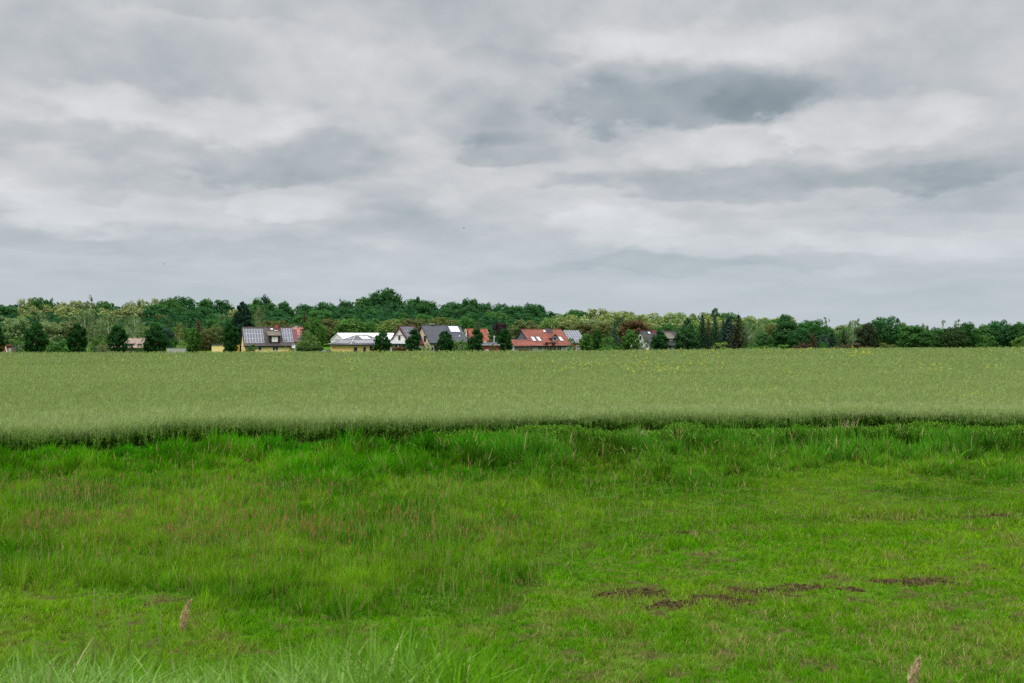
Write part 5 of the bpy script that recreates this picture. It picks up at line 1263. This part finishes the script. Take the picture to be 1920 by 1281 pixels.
# lit crowns and shaded bases: each billow against the one just above it
def relief(sx, sy, ox, oy, scale, detail, rough, step):
    def at_(o): return noise(comb(az * sx + ox, (lel + o) * sy + oy, ox * .37), scale, detail, rough)
    return (at_(0.0) - at_(step)) * 2.6
rA = relief(1.0, .8, 2.3, 6.1, 4.6, 6, .50, .20)
rB = relief(1.0, .72, 7.7, 3.3, 10.0, 7, .52, .10)
rC = relief(1.0, .72, 4.1, 9.3, 24.0, 5, .5, .045)
U = az + nB * .060 + nC * .016; V = el + nW * .026 + nC * .009
def ang(px, py): return math.atan((px - 960) / F), math.atan((YH - py) / math.hypot(F, px - 960))
def cloud(px, py, rx, up, dn, amp, soft=1.0):
    """one cloud body: centre, half width, height above and below; amp < 0 shaded base, > 0 lit top"""
    a, e = ang(px, py); kx = F / rx
    du = (U - a) * kx
    dv = S.m('MAXIMUM', (V - e) * (F / up), (e - V) * (F / dn))
    q = 1.0 - du * du - dv * dv + nB * .75 + nC * .62
    return smooth(-.18, soft * .80, q) * (amp * .82)
t = nA * .10 + nB * .05 + nC * .045 + rA * .20 + rB * .15 + rC * .08 + .66
for c in [
    # shaded bases
    (1270, 188, 290, 85, 54, -.44, .8), (880, 226, 170, 70, 44, -.20, 1.0), (955, 296, 130, 60, 34, -.32, .8), (1440, 180, 130, 50, 34, -.22, .8),
    (560, 312, 230, 60, 38, -.28, 1.1), (150, 275, 240, 50, 34, -.20, 1.0), (200, 368, 46, 26, 20, -.16, .9), (1480, 345, 420, 45, 28, -.32, .9), (1820, 330, 170, 50, 70, -.18, 1.1),
    (380, 20, 190, 50, 22, -.16, 1.), (120, 110, 360, 90, 60, -.12, 1.2), (1760, 130, 220, 120, 90, -.10, 1.2), (300, 470, 430, 40, 30, -.20, 1.3), (1300, 500, 420, 22, 14, -.20, .9), (500, 455, 330, 16, 12, .10, .9), (1100, 540, 500, 14, 10, .08, .9), (250, 530, 400, 12, 10, .08, .9), (1700, 520, 300, 12, 10, .10, .9), (800, 520, 400, 22, 20, -.08, 1.2),
    (760, 392, 60, 26, 18, -.08, .9), (900, 115, 120, 20, 26, -.06, 1.), (1040, 110, 50, 22, 18, -.12, .9), (1000, 395, 130, 30, 26, -.10, 1.), (1620, 400, 300, 18, 16, -.10, 1.1),
    # lit tops
    (1330, 70, 330, 40, 60, .24, 1.1), (300, 205, 360, 34, 50, .26, 1.0), (280, 380, 330, 30, 60, .24, 1.0), (560, 392, 110, 40, 40, .18, .7), (825, 378, 60, 22, 36, .12, .9), (770, 296, 110, 30, 40, .13, 1.), (1340, 262, 170, 34, 50, .18, .8),
    (1660, 225, 170, 46, 60, .26, .8), (1180, 440, 160, 34, 40, .18, .9), (1330, 455, 200, 18, 30, .16, 1.), (1780, 455, 220, 20, 26, .16, 1.), (60, 370, 160, 40, 60, .14, 1.1), (960, 175, 60, 30, 40, .06, .8), (1560, 360, 500, 10, 12, .05, 1.1), (700, 60, 260, 60, 60, .07, 1.2)]:
    t = t + cloud(*c)
# calmer, bluish bank towards the horizon
low = smooth(.115, .03, el)
t = t * (1.0 - low * .25) + low * .15
rp = nt.nodes.new('ShaderNodeValToRGB'); e = rp.color_ramp.elements
e[0].position = .0; e[0].color = (.235, .283, .315, 1)
e[1].position = 1.0; e[1].color = (.765, .77, .79, 1)
for p, c in ((.25, (.338, .388, .424)), (.5, (.475, .506, .531)), (.75, (.628, .634, .650))):
    q = e.new(p); q.color = c + (1,)
nt.links.new(t.k, rp.inputs['Fac'])
mxl = nt.nodes.new('ShaderNodeMix'); mxl.data_type = 'RGBA'
hz = smooth(.17, .0, el); nt.links.new((hz * .55).k, mxl.inputs[0]); nt.links.new(rp.outputs['Color'], mxl.inputs[6]); mxl.inputs[7].default_value = (.475, .575, .655, 1)
# overhead sky boosted well past a natural overcast, added to light the ground
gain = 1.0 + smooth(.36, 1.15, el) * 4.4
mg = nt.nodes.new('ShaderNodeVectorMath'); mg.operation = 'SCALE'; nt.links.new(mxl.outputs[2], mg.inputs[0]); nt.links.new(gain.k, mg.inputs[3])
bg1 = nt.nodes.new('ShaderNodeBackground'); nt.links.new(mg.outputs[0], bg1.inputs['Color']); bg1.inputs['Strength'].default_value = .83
sky = nt.nodes.new('ShaderNodeTexSky'); sky.sky_type = 'NISHITA'; sky.sun_disc = False; sky.sun_elevation = SUN_EL; sky.sun_rotation = SUN_ROT
bg2 = nt.nodes.new('ShaderNodeBackground'); nt.links.new(sky.outputs['Color'], bg2.inputs['Color']); bg2.inputs['Strength'].default_value = .06
mxs = nt.nodes.new('ShaderNodeMixShader'); mxs.inputs[0].default_value = .93
out = nt.nodes.new('ShaderNodeOutputWorld')
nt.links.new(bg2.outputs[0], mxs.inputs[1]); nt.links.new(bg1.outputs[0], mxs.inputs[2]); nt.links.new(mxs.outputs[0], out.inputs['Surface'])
wd.cycles.sampling_method = 'MANUAL'; wd.cycles.sample_map_resolution = 512
su = bpy.data.lights.new('sun', 'SUN'); su.energy = 1.5; su.angle = R(16); su.color = (1, .97, .92)
so = bpy.data.objects.new('sun', su); COL.objects.link(so)
# same direction as the sky's sun (rotation counted from +y clockwise seen from above)
sd = (sin(SUN_ROT) * cos(SUN_EL), cos(SUN_ROT) * cos(SUN_EL), sin(SUN_EL))
from mathutils import Vector
so.rotation_euler = Vector(sd).to_track_quat('Z', 'Y').to_euler(); so.location = (0, 0, 60)

# ------------------------------------------------------------------ camera
cd_ = bpy.data.cameras.new('camera'); cam = bpy.data.objects.new('camera', cd_); COL.objects.link(cam); sc.camera = cam
cam.location = (0, 0, H); cam.rotation_euler = (R(90), 0, 0)
cd_.lens = 35; cd_.sensor_width = 36; cd_.shift_y = (YH - 640.5) / 1920.0
cd_.clip_start = .1; cd_.clip_end = 20000
cd_.dof.use_dof = True; cd_.dof.focus_distance = 150; cd_.dof.aperture_fstop = 3.5
sc.view_settings.view_transform = 'Standard'; sc.view_settings.look = 'None'; sc.view_settings.gamma = 1; sc.view_settings.exposure = .3
sc.render.engine = 'CYCLES'
cy = sc.cycles
cy.max_bounces = 5; cy.diffuse_bounces = 3; cy.glossy_bounces = 2; cy.transmission_bounces = 4; cy.transparent_max_bounces = 4
cy.use_denoising = False
